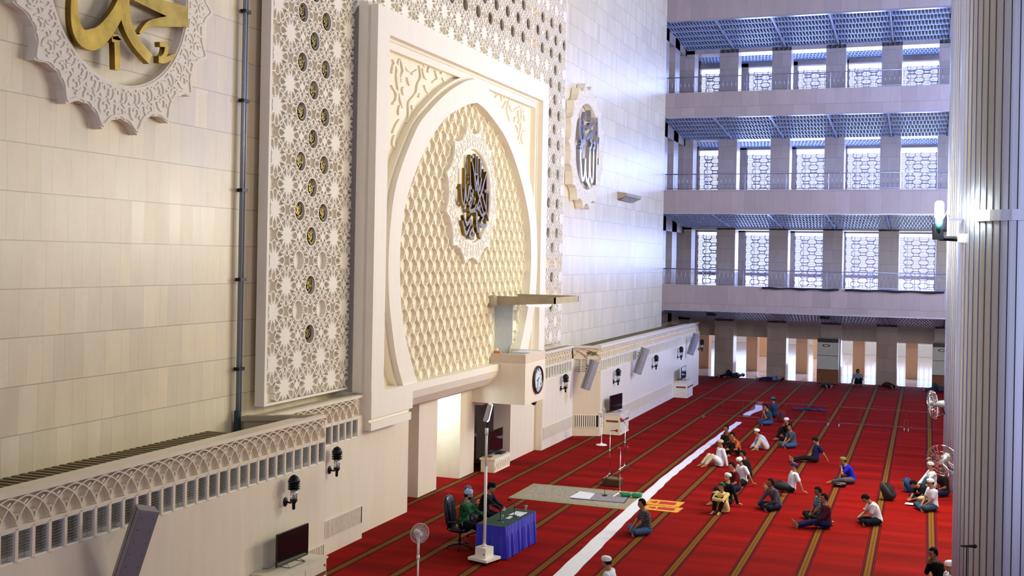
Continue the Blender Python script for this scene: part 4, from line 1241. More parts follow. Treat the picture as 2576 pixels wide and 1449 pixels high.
# microphone stands
M['redfoam'] = simple('red_foam', (.70, .12, .10), .9)
def mic(parent, p, d, L=.12, foam=True, name='microphone'):
    p = Vector(p); d = Vector(d).normalized()
    MB().tube([p, p + d * L], [.012, .018], 8).build('microphone_body', 'black', parent, True)
    if foam: MB().ell(p + d * (L + .03), .05, .05, .05, 10, 6).build('foam_cap', 'redfoam', parent, True)
    else: MB().ell(p + d * (L + .01), .026, .026, .026, 10, 6).build('grille_head', 'iron', parent, True)
def stand(pix, h, lab, arms, legs=((.28, 0), (-.14, .24), (-.14, -.24)), two=False):
    b = fl(*pix); t = thing('microphone_stand', lab, 'microphone stand', (b.x, b.y, 0))
    MB().tube([(0, 0, .06), (0, 0, h)], .011, 8).build('pole', 'chrome', t, True)
    for k, (a, c) in enumerate(legs): MB().tube([(0, 0, .10), (a, c, .015)], .011, 6).build('leg', 'chrome', t)
    MB().lathe([(.02, .05), (.035, .07), (.035, .12), (.018, .15)], (0, 0, 0), 10).lathe([(.018, h * .55), (.018, h * .6)], (0, 0, 0), 8).build('clutch', 'chrome', t, True)
    for (p0, p1, md) in arms:
        MB().tube([p0, p1], .008, 6).build('arm', 'iron', t); mic(t, p1, md)
    return t
stand((1533, 1202), 1.50, 'tall chrome microphone stand with one red foam microphone, left of the brown box', [((0, 0, 1.5), (.06, 0, 1.52), (1, .25, .03))])
stand((1571, 1180), 1.52, 'tall chrome microphone stand with a raised red foam microphone, behind the others', [((0, 0, 1.52), (-.03, 0, 1.56), (-.55, -.1, .5))])
stand((1559, 1247), 1.34, 'chrome microphone stand on the beige rug carrying a pair of red foam microphones', [((0, 0, 1.33), (-.09, 0, 1.34), (.35, -.5, .35)), ((0, 0, 1.33), (.09, 0, 1.35), (.5, .5, .5))])
b = fl(1521, 1249)
t = thing('desk_microphone', 'short black gooseneck microphone standing on the small prayer mat', 'microphone', (b.x, b.y, .025))
MB().lathe([(.08, 0), (.08, .02), (.02, .04)], (0, 0, 0), 14).build('base', 'black', t)
MB().tube([(0, 0, .03), (0, 0, .38), (.02, 0, .45), (.05, -.04, .50)], .008, 6).build('gooseneck', 'iron', t, True)
MB().ell((.06, -.05, .52), .025, .025, .03).build('head', 'iron', t, True)
b = fl(1540, 1222)
t = thing('equipment_box', 'low brown perforated box with cables behind the beige rug', 'box', (b.x, b.y, 0), -.1)
MB().box(-.27, -.15, .02, .27, .2, .22).build('case', simple('brown_case', (.30, .20, .10), .5, var=.2, vs=60), t)
MB().box(-.28, -.16, .2, .28, .21, .24).build('lid', simple('tan_lid', (.42, .32, .18), .5), t)
MB().tube([(-.15, .0, .24), (-.1, .0, .34), (.15, 0, .34), (.2, 0, .24)], .012).build('handle', 'iron', t, True)
q = MB().tube(smoothpts([(-.25, -.1, .15), (-.3, -.3, .02), (.0, -.6, .03), (.3, -.5, .03), (.35, -.8, .03)], 5), .007, 5); q.build('cable', 'black', t, True)
# green cushions
M['green'] = simple('green_cushion', (.10, .52, .32), .6, var=.1, vs=14)
for i, (dx, r_) in enumerate(((-.02, .1), (.30, -.1))):
    b = fl(1576, 1252); t = thing('green_bundle', ('green plastic-wrapped bundle on the rug corner next to the microphone stand', 'green plastic-wrapped bundle on the rug corner, the one nearer the white runner')[i], 'bundle', (b.x + dx, b.y + dx * .1, .014), r_, 'green bundles')
    MB().cap((-.085, -.02, .075), .07, (.085, .04, .075), .07, 10).build('wrap', 'green', t); MB().box(-.05, -.03, .13, .06, .04, .15).build('label_patch', simple('green_label', (.45, .80, .65), .5), t)
# pedestal fans
def ped_fan(loc, rz, hh, lab, s=1.):
    t = thing('pedestal_fan', lab, 'fan', loc, rz)
    MB().lathe([(.21, 0), (.215, .015), (.19, .035), (.04, .06), (.03, .1)], (0, 0, 0), 28).build('base', 'white', t, True)
    MB().tube([(0, 0, .08), (0, 0, hh * .62)], .018, 12).tube([(0, 0, hh * .6), (0, 0, hh - .1)], .026, 12).tube([(0, 0, hh * .58), (0, 0, hh * .64)], .034, 12).build('pole', 'white', t, True)
    MB().lathe([(.03, -.14), (.055, -.12), (.06, -.02), (.03, .03)], (0, 0, hh), 16, (1, 0, 0)).tube([(-.03, 0, hh - .16), (-.03, 0, hh)], .035, 10).build('motor', 'white', t, True)
    q = MB()
    for k in range(36):
        a = 2 * PI * k / 36; c, s_ = math.cos(a), math.sin(a)
        q.tube([(.13, .03 * c, hh + .03 * s_), (.13, .12 * c, hh + .12 * s_), (.10, .19 * c, hh + .19 * s_), (.06, .205 * c, hh + .205 * s_), (.02, .18 * c, hh + .18 * s_), (.0, .05 * c, hh + .05 * s_)], .0022, 4)
    for rr, xx, w_ in ((.205, .06, .006), (.12, .13, .003)):
        q.tube([(xx, rr * math.cos(2 * PI * k / 28), hh + rr * math.sin(2 * PI * k / 28)) for k in range(29)], w_, 6)
    q.build('wire_cage', 'ltgrey', t)
    q = MB()
    for k in range(3):
        a0 = 2 * PI * k / 3 + .4
        P1 = [(.08 + .01 * i, (.03 + .135 * i / 5) * math.cos(a0 + .1 * i / 5), hh + (.03 + .135 * i / 5) * math.sin(a0 + .1 * i / 5)) for i in range(6)]
        P2 = [(.05 + .01 * i, (.03 + .135 * i / 5) * math.cos(a0 + .9 + .4 * i / 5), hh + (.03 + .135 * i / 5) * math.sin(a0 + .9 + .4 * i / 5)) for i in range(6)]
        q.strip(P1, P2)
    q.build('blades', 'fanblade', t)
    MB().lathe([(.035, .125), (.035, .14)], (0, 0, hh), 14, (1, 0, 0)).build('hub', 'white', t)
    return t
p = at(1053, 1340, Z=1.30)
ped_fan((p.x, p.y, 0), -.75, 1.30, 'white pedestal fan standing nearest the camera, its base cut off by the picture edge')
ped_fan((-11.39, 41.35, 0), .35, 1.22, 'small white pedestal fan with a round base in front of the angled wall')
# tall work lamp on a wheeled white plinth
t = thing('work_lamp', 'tall white pole lamp on a wheeled square plinth beside the blue table', 'lamp', (-9.42, 24.28, 0), -.28)
MB().box(-.27, -.27, .07, .27, .27, .13).build('platform', 'white', t)
MB().box(-.15, -.15, .13, .15, .15, .36).build('plinth', 'white', t)
MB().box(.08, -.153, .2, .11, -.15, .23).build('catch', 'iron', t)
for a in (-1, 1):
    for c in (-1, 1): MB().lathe([(.035, -.015), (.035, .015)], (a * .22, c * .22, .035), 12, (1, 0, 0)).build('caster', 'iron', t)
MB().lathe([(.09, .36), (.035, .44)], (0, 0, 0), 4).tube([(0, 0, .4), (0, 0, 2.2)], .034, 14).tube([(0, 0, 2.2), (0, 0, 3.05)], .028, 14).tube([(0, 0, 2.92), (0, 0, 3.08)], .04, 12).build('pole', 'white', t, True)
MB().tube([(0, 0, 3.05), (.03, 0, 3.28)], .012).build('yoke', 'iron', t)
q = MB(); R_ = Matrix.Rotation(-.25, 3, 'Y')
hd = bpy.data.objects.new('lamp_head', MB().prism([(-.08, -.13, -.20), (.02, -.15, -.20), (.02, -.15, .20), (-.06, -.13, .22)], (0, .27, 0)).mesh('lamp_head', M['silver'])); COL.objects.link(hd); hd.parent = t; hd.location = (.06, 0, 3.44); hd.rotation_euler = (0, .22, .5)
M['ledglow'] = simple('led_glow', (1, 1, 1), .4, emit=(.9, .92, 1), estr=5)
MB().box(.02, -.13, -.18, .028, .10, .18).build('reflector', 'silver', hd); MB().box(.028, .06, -.19, .034, .12, .19).box(.028, -.14, -.20, .034, .12, -.16).build('led_strip', 'ledglow', hd)
# speakers' table with skirt
TZ = .76
tx, ty, tr = -9.38, 25.62, -.05
t = thing('conference_table', 'long table with a dark green top and a pleated royal blue skirt', 'table', (tx, ty, 0), tr)
M['dkgreen'] = simple('dark_green_cloth', (.07, .22, .17), .85, var=.08, vs=8)
bl = NT('royal_blue_satin'); bl.b.inputs['Base Color'].default_value = lin((.10, .12, .72)) + (1,); bl.b.inputs['Roughness'].default_value = .38; bl.b.inputs['Sheen Weight'].default_value = .3; M['blue'] = bl.m
hx, hy = .36, .95
MB().box(-hx, -hy, TZ - .02, hx, hy, TZ).build('tabletop', 'dkgreen', t)
q = MB(); A = []; B = []
per = [(-hx, -hy), (hx, -hy), (hx, hy), (-hx, hy)]
segs = [((-hx, -hy), (hx, -hy), (0, -1)), ((hx, -hy), (hx, hy), (1, 0)), ((hx, hy), (-hx, hy), (0, 1))]
rnd = random.Random(2)
for (a, b, nrm) in segs:
    Ls = math.hypot(b[0] - a[0], b[1] - a[1]); n = int(Ls / .022)
    for k in range(n + 1):
        s_ = k / n; w1 = .006 * math.sin(k * 1.25); w2 = .03 * math.sin(k * 1.25 * .55 + 1) + .018 * math.sin(k * 1.1) + .03
        x = a[0] + (b[0] - a[0]) * s_; y = a[1] + (b[1] - a[1]) * s_
        A.append((x + nrm[0] * (.01 + w1), y + nrm[1] * (.01 + w1), TZ - .005)); B.append((x + nrm[0] * (.02 + w2), y + nrm[1] * (.02 + w2), .015))
Cm = [tuple(a_ + (b_ - a_) * .3 + (0 if i == 2 else 0) for i, (a_, b_) in enumerate(zip(p, q_))) for p, q_ in zip(A, B)]
q.strip(A, Cm); q.strip(Cm, B); sk = q.build('skirt', 'blue', t, True)
for a in (-1, 1):
    for c in (-1, 1): MB().tube([(a * (hx - .05), c * (hy - .06), 0), (a * (hx - .05), c * (hy - .06), TZ - .02)], .015).build('leg', 'iron', t)
def on_table(u, v): 
    c, s_ = math.cos(tr), math.sin(tr); return (tx + u * c - v * s_, ty + u * s_ + v * c, TZ)
def glass(u, v, lab):
    g = thing('water_glass', lab, 'glass', on_table(u, v), group='water glasses with green lids')
    MB().lathe([(.035, 0), (.035, .004), (.006, .01), (.006, .05), (.03, .07), (.034, .12), (.032, .145)], (0, 0, 0), 14).build('goblet', 'lampglass', g, True)
    MB().lathe([(.038, .145), (.04, .15), (.04, .165), (.012, .172), (.012, .182)], (0, 0, 0), 14).build('lid', simple('bright_green', (.30, .72, .28), .4), g, True)
glass(.12, -.55, 'stemmed water glass with a green lid in front of the man in green batik')
glass(.22, .68, 'stemmed water glass with a green lid at the far end of the blue table')
o = tag(MB().prism([(-.17, -.2, 0), (.14, -.24, 0), (.16, .22, 0), (-.13, .26, 0)], (0, 0, .008)).build('paper_sheets', simple('paper', (.82, .86, .92), .7)), 'white papers spread open before the man in the black cap', 'paper'); o.location = on_table(.12, .42)
o = tag(MB().box(-.05, -.14, 0, .05, .14, .006).build('paper_sheets', 'ltgrey'), 'narrow grey leaflet lying between the two speakers', 'paper'); o.location = on_table(.08, -.02)
def tmic(u, v, lab, d):
    g = thing('table_microphone', lab, 'microphone', on_table(u, v))
    MB().lathe([(.07, 0), (.065, .02), (.015, .03)], (0, 0, 0), 14).build('base', 'black', g)
    MB().tube([(0, 0, .03), (0, 0, .28), (d[0] * .5, d[1] * .5, .34), (d[0], d[1], .36)], .008, 6).build('neck', 'black', g, True)
    MB().cap((d[0], d[1], .36), .014, (d[0] * 1.9, d[1] * 1.9, .37), .024).build('head', 'iron', g, True)
tmic(.0, -.38, 'black microphone on a short stand before the man in green batik', (-.10, -.06))
tmic(.12, .18, 'black microphone on a short stand before the man in the black cap', (-.10, .04))
# office chairs
def office_chair(loc, rz, lab):
    t = thing('office_chair', lab, 'chair', loc, rz, 'black office chairs')
    lt = simple('black_leather', (.05, .055, .09), .32, var=.2) if 'lea' not in M else M['lea']; M['lea'] = lt
    def cush(c, r, name, e=3.2):
        bm_ = bmesh.new(); bmesh.ops.create_icosphere(bm_, subdivisions=3, radius=1)
        for v in bm_.verts:
            v.co = Vector([math.copysign(abs(a) ** (2 / e), a) for a in v.co]); v.co = Vector((v.co.x * r[0], v.co.y * r[1], v.co.z * r[2])) + Vector(c)
        me = bpy.data.meshes.new(name); bm_.to_mesh(me); bm_.free(); me.materials.append(lt)
        for p_ in me.polygons: p_.use_smooth = True
        o = bpy.data.objects.new(name, me); COL.objects.link(o); o.parent = t; return o
    cush((0, 0, .47), (.26, .26, .07), 'seat')
    bk = cush((0, 0, 0), (.07, .26, .40), 'backrest'); bk.location = (-.27, 0, .86); bk.rotation_euler = (0, -.16, 0)
    q = MB()
    for k in range(3): q.tube([(.075, -.16 + .16 * k, -.28), (.082, -.16 + .16 * k, .25)], .006, 5)
    q.build('stitched_creases', 'black', bk)
    for s_ in (-1, 1): MB().tube([(-.2, s_ * .28, .5), (-.16, s_ * .31, .68), (.18, s_ * .31, .68), (.16, s_ * .29, .48)], [.02, .03, .03, .02], 8).build('armrest', 'black', t, True)
    MB().tube([(0, 0, .1), (0, 0, .42)], .03).build('gas_lift', 'black', t, True)
    for k in range(5):
        a = 2 * PI * k / 5; lg = MB().tube([(0, 0, .12), (.3 * math.cos(a), .3 * math.sin(a), .07)], [.03, .018], 6).build('leg', 'black', t); 
        MB().lathe([(.03, -.02), (.03, .02)], (.3 * math.cos(a), .3 * math.sin(a), .03), 10, (-math.sin(a), math.cos(a), 0)).build('caster', 'black', lg)
    return t
office_chair((-10.42, 25.2, 0), .0, 'black leather office chair under the man in green batik')
office_chair((-10.42, 26.45, 0), .05, 'black leather office chair under the man in the black cap')
# television sets on cabinets
M['cab'] = simple('cabinet_ivory', (.88, .84, .76), .45, var=.03); M['inlay'] = simple('carved_brown_inlay', (.45, .22, .10), .6, var=.5, vs=40)
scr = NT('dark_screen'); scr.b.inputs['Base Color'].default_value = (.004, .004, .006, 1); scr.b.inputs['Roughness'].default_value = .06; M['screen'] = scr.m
def cabinet(y0, y1, lab, x0=XL + .0, x1=-11.36, h=.86):
    t = thing('tv_cabinet', lab, 'cabinet', ((x0 + x1) / 2, (y0 + y1) / 2, 0)); a = (x1 - x0) / 2 - .01; b = (y1 - y0) / 2
    MB().box(-a, -b, .03, a, b, h - .04).box(-a - .0, -b - .02, h - .04, a + .03, b + .02, h).box(-a, -b - .01, 0, a + .015, b + .01, .05).build('body', 'cab', t)
    for s_ in (-1, 1):
        d = MB().box(a, min(0, s_ * b) + .03, .09, a + .012, max(0, s_ * b) - .03, h - .08).build('door', 'cab', t)
        MB().box(a + .012, min(0, s_ * b) + .04, .50, a + .016, max(0, s_ * b) - .04, .58).build('inlay', 'inlay', d)
        q = MB(); yy = s_ * (b - .06)
        for zz in (.14, h - .14):
            q.prism([(a + .012, yy, zz), (a + .012, yy - s_ * .09, zz), (a + .012, yy, zz - math.copysign(.07, .4 - zz) * -1)], (.004, 0, 0))
        q.build('corner_ornament', 'inlay', d)
    MB().box(-a * .7, -b - .004, .50, a * .8, -b, .58).build('side_inlay', 'inlay', t)
    MB().box(-a * .8, -b - .003, .1, a * .9, -b - .001, .102).box(-a * .8, -b - .003, h - .1, a * .9, -b - .001, h - .098).build('side_bead', 'tan', t)
    return t
def tv(loc, rz, lab, w=1.1, h=.64):
    t = thing('television', lab, 'television', loc, rz)
    MB().box(-.02, -w / 2, .06, .02, w / 2, .06 + h).build('bezel', 'black', t)
    MB().box(.02, -w / 2 + .012, .095, .022, w / 2 - .012, .05 + h).build('screen', 'screen', t)
    for s_ in (-1, 1): MB().tube([(-.1, s_ * .27, .005), (.13, s_ * .27, .005), (.0, s_ * .22, .07)], .007, 6).build('foot', 'iron', t)
    MB().tube([(.13, -.27, .005), (.13, .27, .005)], .007, 6).build('foot_bar', 'iron', t)
    MB().tube(smoothpts([(-.03, -.3, .2), (-.2, -.45, .02), (-.28, -.6, .02)], 5), .006, 5).build('cable', 'black', t)
    return t
cabinet(18.7, 20.42, 'ivory television cabinet nearest the camera, cut off by the lower picture edge', h=.86); tv((-11.68, 19.6, .864), -.04, 'flat dark television on the ivory cabinet nearest the camera')
cabinet(44.0, 45.4, 'ivory cabinet with brown carved inlay behind the small fan'); tv((-11.68, 44.5, .864), -.12, 'flat dark television on the cabinet behind the small fan', 1.3)
cabinet(57.5, 59.0, 'ivory cabinet with brown inlay at the far end of the low wall'); tv((-11.68, 58.1, .864), .05, 'flat dark television on the farthest cabinet', 1.5)
# niche television with carved stand under the pulpit
t = thing('carved_stand', 'low cream stand with carved arches in the niche under the pulpit', 'stand', (-13.3, 35.15, 0), .0)
q = MB().box(-.24, -.72, .0, .24, .72, .40); frz = q; q.box(-.27, -.76, .40, .27, .76, .46)
q.build('body', 'creamy', t)
q = MB()
for i in range(9):
    s0 = -.66 + i * .165
    for sg in (1, -1):
        pts = [(s0 + sg * .17 * a, .08 + .28 * b) for a, b in ((0, 0), (.1, .4), (.35, .75), (.7, .93), (1, 1))]
        pts = [p for p in pts if -.7 < p[0] < .7]
        for a, b in zip(pts, pts[1:]): q.bar2(a, b, .018, .24, .265)
q.build('arch_carving', 'cream', t)
for k, (dy, hh) in enumerate(((-.62, .03), (-.6, .06))): 
    tag(MB().box(-13.45, 35.15 + dy - .07, .46 + k * .031, -13.2, 35.15 + dy + .1, .46 + k * .031 + .03).build('book', simple('book_cover_%d' % k, ((.75, .6, .4), (.55, .35, .2))[k], .6)), ('tan book lying on the carved stand, under the brown one', 'brown book lying on top of the tan book on the carved stand')[k], 'book')
tag(MB().box(-13.4, 35.3, .46, -13.15, 35.75, .50).build('media_player', 'black'), 'flat black player box on the carved stand', 'player')
tv((-13.40, 35.4, .464), .0, 'dark television standing in the niche under the pulpit', 1.25, .74)
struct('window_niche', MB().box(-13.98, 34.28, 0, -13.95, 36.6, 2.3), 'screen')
# clear barriers on castors
M['barf'] = glassmat('acrylic_edge', (.72, .62, .66), .22, .2)
def barrier(x0, x1, y, lab, mull=2, y1=None):
    y1 = y if y1 is None else y1
    ang = math.atan2(y1 - y, x1 - x0); W_ = math.hypot(x1 - x0, y1 - y)
    t = thing('clear_barrier', lab, 'barrier', (x0, y, 0), ang, 'clear acrylic barriers')
    MB().box(0, -.004, .16, W_, .004, .84).build('acrylic_panel', 'acrylic', t)
    q = MB().box(0, -.010, .835, W_, .010, .86).box(0, -.010, .14, W_, .010, .165); q.build('rail', 'barf', t)
    for k in range(mull + 2):
        x = W_ * k / (mull + 1); MB().box(max(0, x - .010), -.012, .16, min(W_, x + .010), .012, .86).build('upright', 'barf', t)
    for x in (.05, W_ - .05):
        ft = MB().box(x - .015, -.22, .05, x + .015, .22, .08).box(x - .02, -.02, .05, x + .02, .02, .45).build('foot', 'chrome', t)
        for s_ in (-1, 1): MB().lathe([(.03, -.015), (.03, .015)], (x, s_ * .18, .03), 10, (1, 0, 0)).build('caster', 'ltgrey', ft)
    return t
barrier(-9.33, -6.64, 50.85, 'clear acrylic barrier on castors nearest the prayer wall')
barrier(-6.58, -3.82, 50.8, 'clear acrylic barrier on castors behind the man in grey holding his cheek')
barrier(-3.46, -.70, 50.75, 'clear acrylic barrier on castors just past the gap in the line')
barrier(-.64, 2.1, 50.65, 'clear acrylic barrier on castors running behind the great column')
# dark clothes on the floor behind the barrier
M['bluecl'] = simple('dark_blue_cloth', (.10, .13, .30), .8, var=.3)
q = MB(); rnd = random.Random(4)
for k in range(7): q.ell((-5.7 + k * .2 + rnd.uniform(-.05, .05), 55.6 + rnd.uniform(-.2, .2), .05), .22, .16, .06 + rnd.uniform(0, .03), 10, 6)
tag(q.build('heap_of_clothes', 'bluecl', None, True), 'dark blue clothes dropped on the carpet behind the clear barrier', 'clothes')
# backpacks
def backpack(loc, rz, lab, col, tilt=0., s=1., trim=None):
    t = thing('backpack', lab, 'backpack', loc, rz); 
    m0 = simple('bag_' + str(len(bpy.data.materials)), col, .7, var=.2, vs=12)
    bm_ = bmesh.new(); bmesh.ops.create_icosphere(bm_, subdivisions=3, radius=1)
    for v in bm_.verts:
        c = Vector([math.copysign(abs(a) ** .6, a) for a in v.co]); zz = (c.z + 1) / 2
        w_ = 1 - .35 * max(0, zz - .55)
        v.co = Vector((c.x * .13 * s * (1.15 - .4 * zz), c.y * .17 * s * w_, c.z * .24 * s))
    me = bpy.data.meshes.new('bag_body'); bm_.to_mesh(me); bm_.free(); me.materials.append(m0)
    for p_ in me.polygons: p_.use_smooth = True
    bo = bpy.data.objects.new('bag_body', me); COL.objects.link(bo); bo.parent = t; bo.rotation_euler = (0, tilt, 0); bo.location = (0, 0, .235 * s * abs(math.cos(tilt)) + (.06 * s * abs(math.sin(tilt))))
    m1 = m0 if trim is None else simple('trim_' + str(len(bpy.data.materials)), trim, .6)
    MB().ell((.12 * s, 0, -.08 * s), .05 * s, .12 * s, .11 * s, 12, 8).build('front_pocket', m1, bo, True)
    MB().tube([(0, -.03 * s, .23 * s), (0, 0, .28 * s), (0, .03 * s, .23 * s)], .008, 6).build('handle', 'black', bo)
    for s_ in (-1, 1): MB().tube([(-.10 * s, s_ * .07 * s, .2 * s), (-.17 * s, s_ * .08 * s, .05 * s), (-.11 * s, s_ * .08 * s, -.2 * s)], .014, 6).build('strap', m1, bo)
    if trim:
        q = MB()
        for k in (-.3, 0, .3): q.tube([(.125 * s, k * .3 * s - .06, .0), (.12 * s, k * .3 * s - .03, .10 * s), (.06 * s, k * .3 * s, .2 * s)], .012, 6)
        q.build('piping', simple('lime_trim', (.78, .85, .15), .6), bo)
    return t
p = fl(2232, 1258); backpack((p.x, p.y, 0), PI * .9, 'black backpack slumped alone on the red carpet between the stripes', (.07, .06, .10), .62, 1.15)
p = fl(1958, 1062); backpack((p.x + .1, p.y + .15, 0), PI, 'maroon patterned backpack standing against the clear barrier', (.42, .12, .14), 0., 1.1, (.55, .2, .2))
# ================================================================== PEOPLE
def voxel(mb, size, name, mat, parent, it=2, fac=.6):
    me = mb.mesh(name + '_raw')
    o = bpy.data.objects.new(name, me); COL.objects.link(o)
    r = o.modifiers.new('r', 'REMESH'); r.mode = 'VOXEL'; r.voxel_size = size; r.use_smooth_shade = True
    s_ = o.modifiers.new('s', 'SMOOTH'); s_.factor = fac; s_.iterations = it
    dg = bpy.context.evaluated_depsgraph_get()
    new = bpy.data.meshes.new_from_object(o.evaluated_get(dg)); new.name = name
    o.modifiers.clear(); o.data = new; bpy.data.meshes.remove(me)
    new.materials.clear(); new.materials.append(mat); o.parent = parent
    return o

def ik(a, b, l1, l2, pole):
    a = Vector(a); b = Vector(b); d = b - a; L = d.length
    if L > (l1 + l2) * .995: b = a + d.normalized() * (l1 + l2) * .995; d = b - a; L = d.length
    L = max(L, abs(l1 - l2) + .02)
    x = (l1 * l1 - l2 * l2 + L * L) / (2 * L); h = math.sqrt(max(0, l1 * l1 - x * x))
    u = d.normalized(); p = Vector(pole); p = p - u * p.dot(u); p = p.normalized() if p.length > 1e-4 else Vector((0, 0, 1))
    return a + u * x + p * h, b

def loft(mb, rings, n=18):
    """rings: (centre, side axis, front axis, half side, half front)"""
    b = len(mb.v)
    for c, sx_, fx_, hs, hf in rings:
        for k in range(n):
            t = 2 * PI * k / n; mb.v.append(tuple(c + sx_ * math.cos(t) * hs + fx_ * math.sin(t) * hf))
    for i in range(len(rings) - 1):
        for k in range(n):
            k2 = (k + 1) % n; mb.f.append([b + i * n + k, b + i * n + k2, b + (i + 1) * n + k2, b + (i + 1) * n + k])
    mb.f.append([b + k for k in range(n)][::-1]); mb.f.append([b + (len(rings) - 1) * n + k for k in range(n)])

def hand(mb, w, f, nrm, side, curl=.5, spread=.0):
    """palm, four unequal fingers and a thumb growing from wrist w along f"""
    f = Vector(f).normalized(); nrm = Vector(nrm); nrm = (nrm - f * nrm.dot(f)).normalized(); s = f.cross(nrm) * side
    R_ = Matrix((f, s, nrm)).transposed()
    mb.ell(w + f * .045, .052, .040, .017, 12, 8, R_)
    for off, L_, k in ((.030, .070, .9), (.010, .078, 1), (-.011, .073, 1), (-.030, .058, 1.1)):
        b0 = w + f * .078 + s * off; a1 = curl * .7 * k; a2 = a1 + curl * 1.0
        d1 = (f * math.cos(a1) + nrm * math.sin(a1) + s * off * spread * 8).normalized(); d2 = (f * math.cos(a2) + nrm * math.sin(a2)).normalized()
        m_ = b0 + d1 * L_ * .55; mb.cap(b0 - f * .012, .0105, m_, .0098, 7); mb.cap(m_, .0098, m_ + d2 * L_ * .45, .0085, 7)
    t0 = w + f * .022 + s * .030; td = (f * .62 + s * .68 + nrm * .35).normalized(); t1 = t0 + td * .038; mb.cap(t0, .014, t1, .0115, 7)
    mb.cap(t1, .0115, t1 + (td + f * .5).normalized() * .03, .0095, 7)

def foot(mb, ank, d, up, side, r=1.):
    d = Vector(d).normalized(); up = Vector(up); up = (up - d * up.dot(d)).normalized(); s = up.cross(d)
    heel = ank - d * .045 - up * .035; ball = ank + d * .13 - up * .048
    mb.cap(heel, .034, ball, .026, 10); mb.cap(ank + d * .01, .036, ball - d * .02 + up * .008, .026, 10)
    mb.cap(ball + s * .018, .022, ball - s * .022, .020, 8)
    for k in range(5):
        o = (.030 - k * .0155) * side; L_ = (.045, .043, .038, .032, .026)[k]; b0 = ball + s * o
        mb.cap(b0, .013, b0 + d * L_ + up * .001, .0115 if k == 0 else .009, 7)

SKINS = [simple('skin_%d' % i, c, .5, var=.04, vs=20) for i, c in enumerate([(.62, .42, .30), (.70, .50, .37), (.52, .34, .24), (.76, .57, .45)])]
M['hair'] = simple('black_hair', (.035, .03, .03), .85, var=.4, vs=60, spec=.15)
M['eye'] = simple('dark_eye', (.04, .03, .03), .2)
M['lip'] = simple('lip', (.50, .27, .23), .5)
_mc = {}
def cloth(col, pat=None):
    key = (col, pat)
    if key in _mc: return _mc[key]
    t = NT('fabric_%d' % len(_mc)); p, x, y, z = t.objc(); b = lin(col)
    n1 = t.noise(p, 7, 3); c = t.mix(n1, tuple(v * .82 for v in b), tuple(min(1, v * 1.12) for v in b))
    if pat:
        kind, c2 = pat; c2 = lin(c2)
        if kind == 'plaid':
            a = t.math('GREATER_THAN', t.math('SINE', t.math('MULTIPLY', y, 110)), .35); d = t.math('GREATER_THAN', t.math('SINE', t.math('MULTIPLY', z, 95)), .35)
            c = t.mix(t.math('MULTIPLY', t.math('ADD', a, d), .45), c, c2)
        elif kind == 'batik':
            vo = t.n('ShaderNodeTexVoronoi'); t.put(vo.inputs['Vector'], p); vo.inputs['Scale'].default_value = 26
            n2 = t.noise(p, 18, 2, .6)
            c = t.mix(t.math('GREATER_THAN', n2, .54), c, c2); c = t.mix(t.math('LESS_THAN', vo.outputs['Distance'], .25), c, tuple(min(1, v * 1.6 + .05) for v in c2))
        elif kind == 'dots':
            vo = t.n('ShaderNodeTexVoronoi'); t.put(vo.inputs['Vector'], p); vo.inputs['Scale'].default_value = 45
            c = t.mix(t.math('LESS_THAN', vo.outputs['Distance'], .22), c, c2)
    t.put(t.b.inputs['Base Color'], c); t.b.inputs['Roughness'].default_value = .85; t.b.inputs['Specular IOR Level'].default_value = .2
    fb = t.n('ShaderNodeBump'); fb.inputs['Strength'].default_value = .5; fb.inputs['Distance'].default_value = .02
    t.put(fb.inputs['Height'], t.noise(t.scalevec(p, 1, 1, .5), 16, 3, .6)); t.put(t.b.inputs['Normal'], fb.outputs[0])
    _mc[key] = t.m; return t.m

LEGS = {  # ankle L, pole L, ankle R, pole R, foot directions
    'cross': ((.30, -.14, .075), (.4, 1, .12), (.40, .08, .06), (.3, -1, .12), (.25, -1, 0), (.25, 1, 0)),
    'stretch': ((.80, .10, .075), (0, .1, 1), (.82, -.06, .075), (0, -.1, 1), (.22, .12, 1), (.22, -.12, 1)),
    'stretchcross': ((.80, .0, .075), (0, .1, 1), (.76, .02, .13), (0, -.1, 1), (.3, .12, 1), (.3, -.12, 1)),
    'bent': ((.58, .10, .075), (0, .1, 1), (.62, -.10, .075), (0, -.1, 1), (1, .1, -.05), (1, -.1, -.05)),
    'knees': ((.42, .09, .075), (0, .12, 1), (.42, -.09, .075), (0, -.12, 1), (1, .15, -.05), (1, -.15, -.05)),
    'onekneeR': ((.32, -.10, .07), (.4, 1, .1), (.46, -.12, .075), (0, -.25, 1), (.25, -1, 0), (1, -.1, -.05)),
    'onekneeL': ((.44, .12, .075), (0, .25, 1), (.34, .08, .07), (.3, -1, .1), (1, .1, -.05), (.25, 1, 0)),
    'lie': ((.84, .10, .06), (0, 0, 1), (.84, -.10, .06), (0, 0, 1), (.2, .4, 1), (.2, -.4, 1)),
    'lieknee': ((.50, .12, .07), (0, 0, 1), (.84, -.06, .06), (0, 0, 1), (1, .2, 0), (.2, -.4, 1)),
    'chair': ((.40, .10, -.36), (1, 0, .6), (.42, -.10, -.36), (1, 0, .6), (1, .1, 0), (1, -.1, 0)),
    'side': ((.66, .02, .07), (.1, .8, .25), (.42, .10, .06), (.2, -1, .1), (1, -.3, 0), (.3, 1, 0)),
}
IS = 0
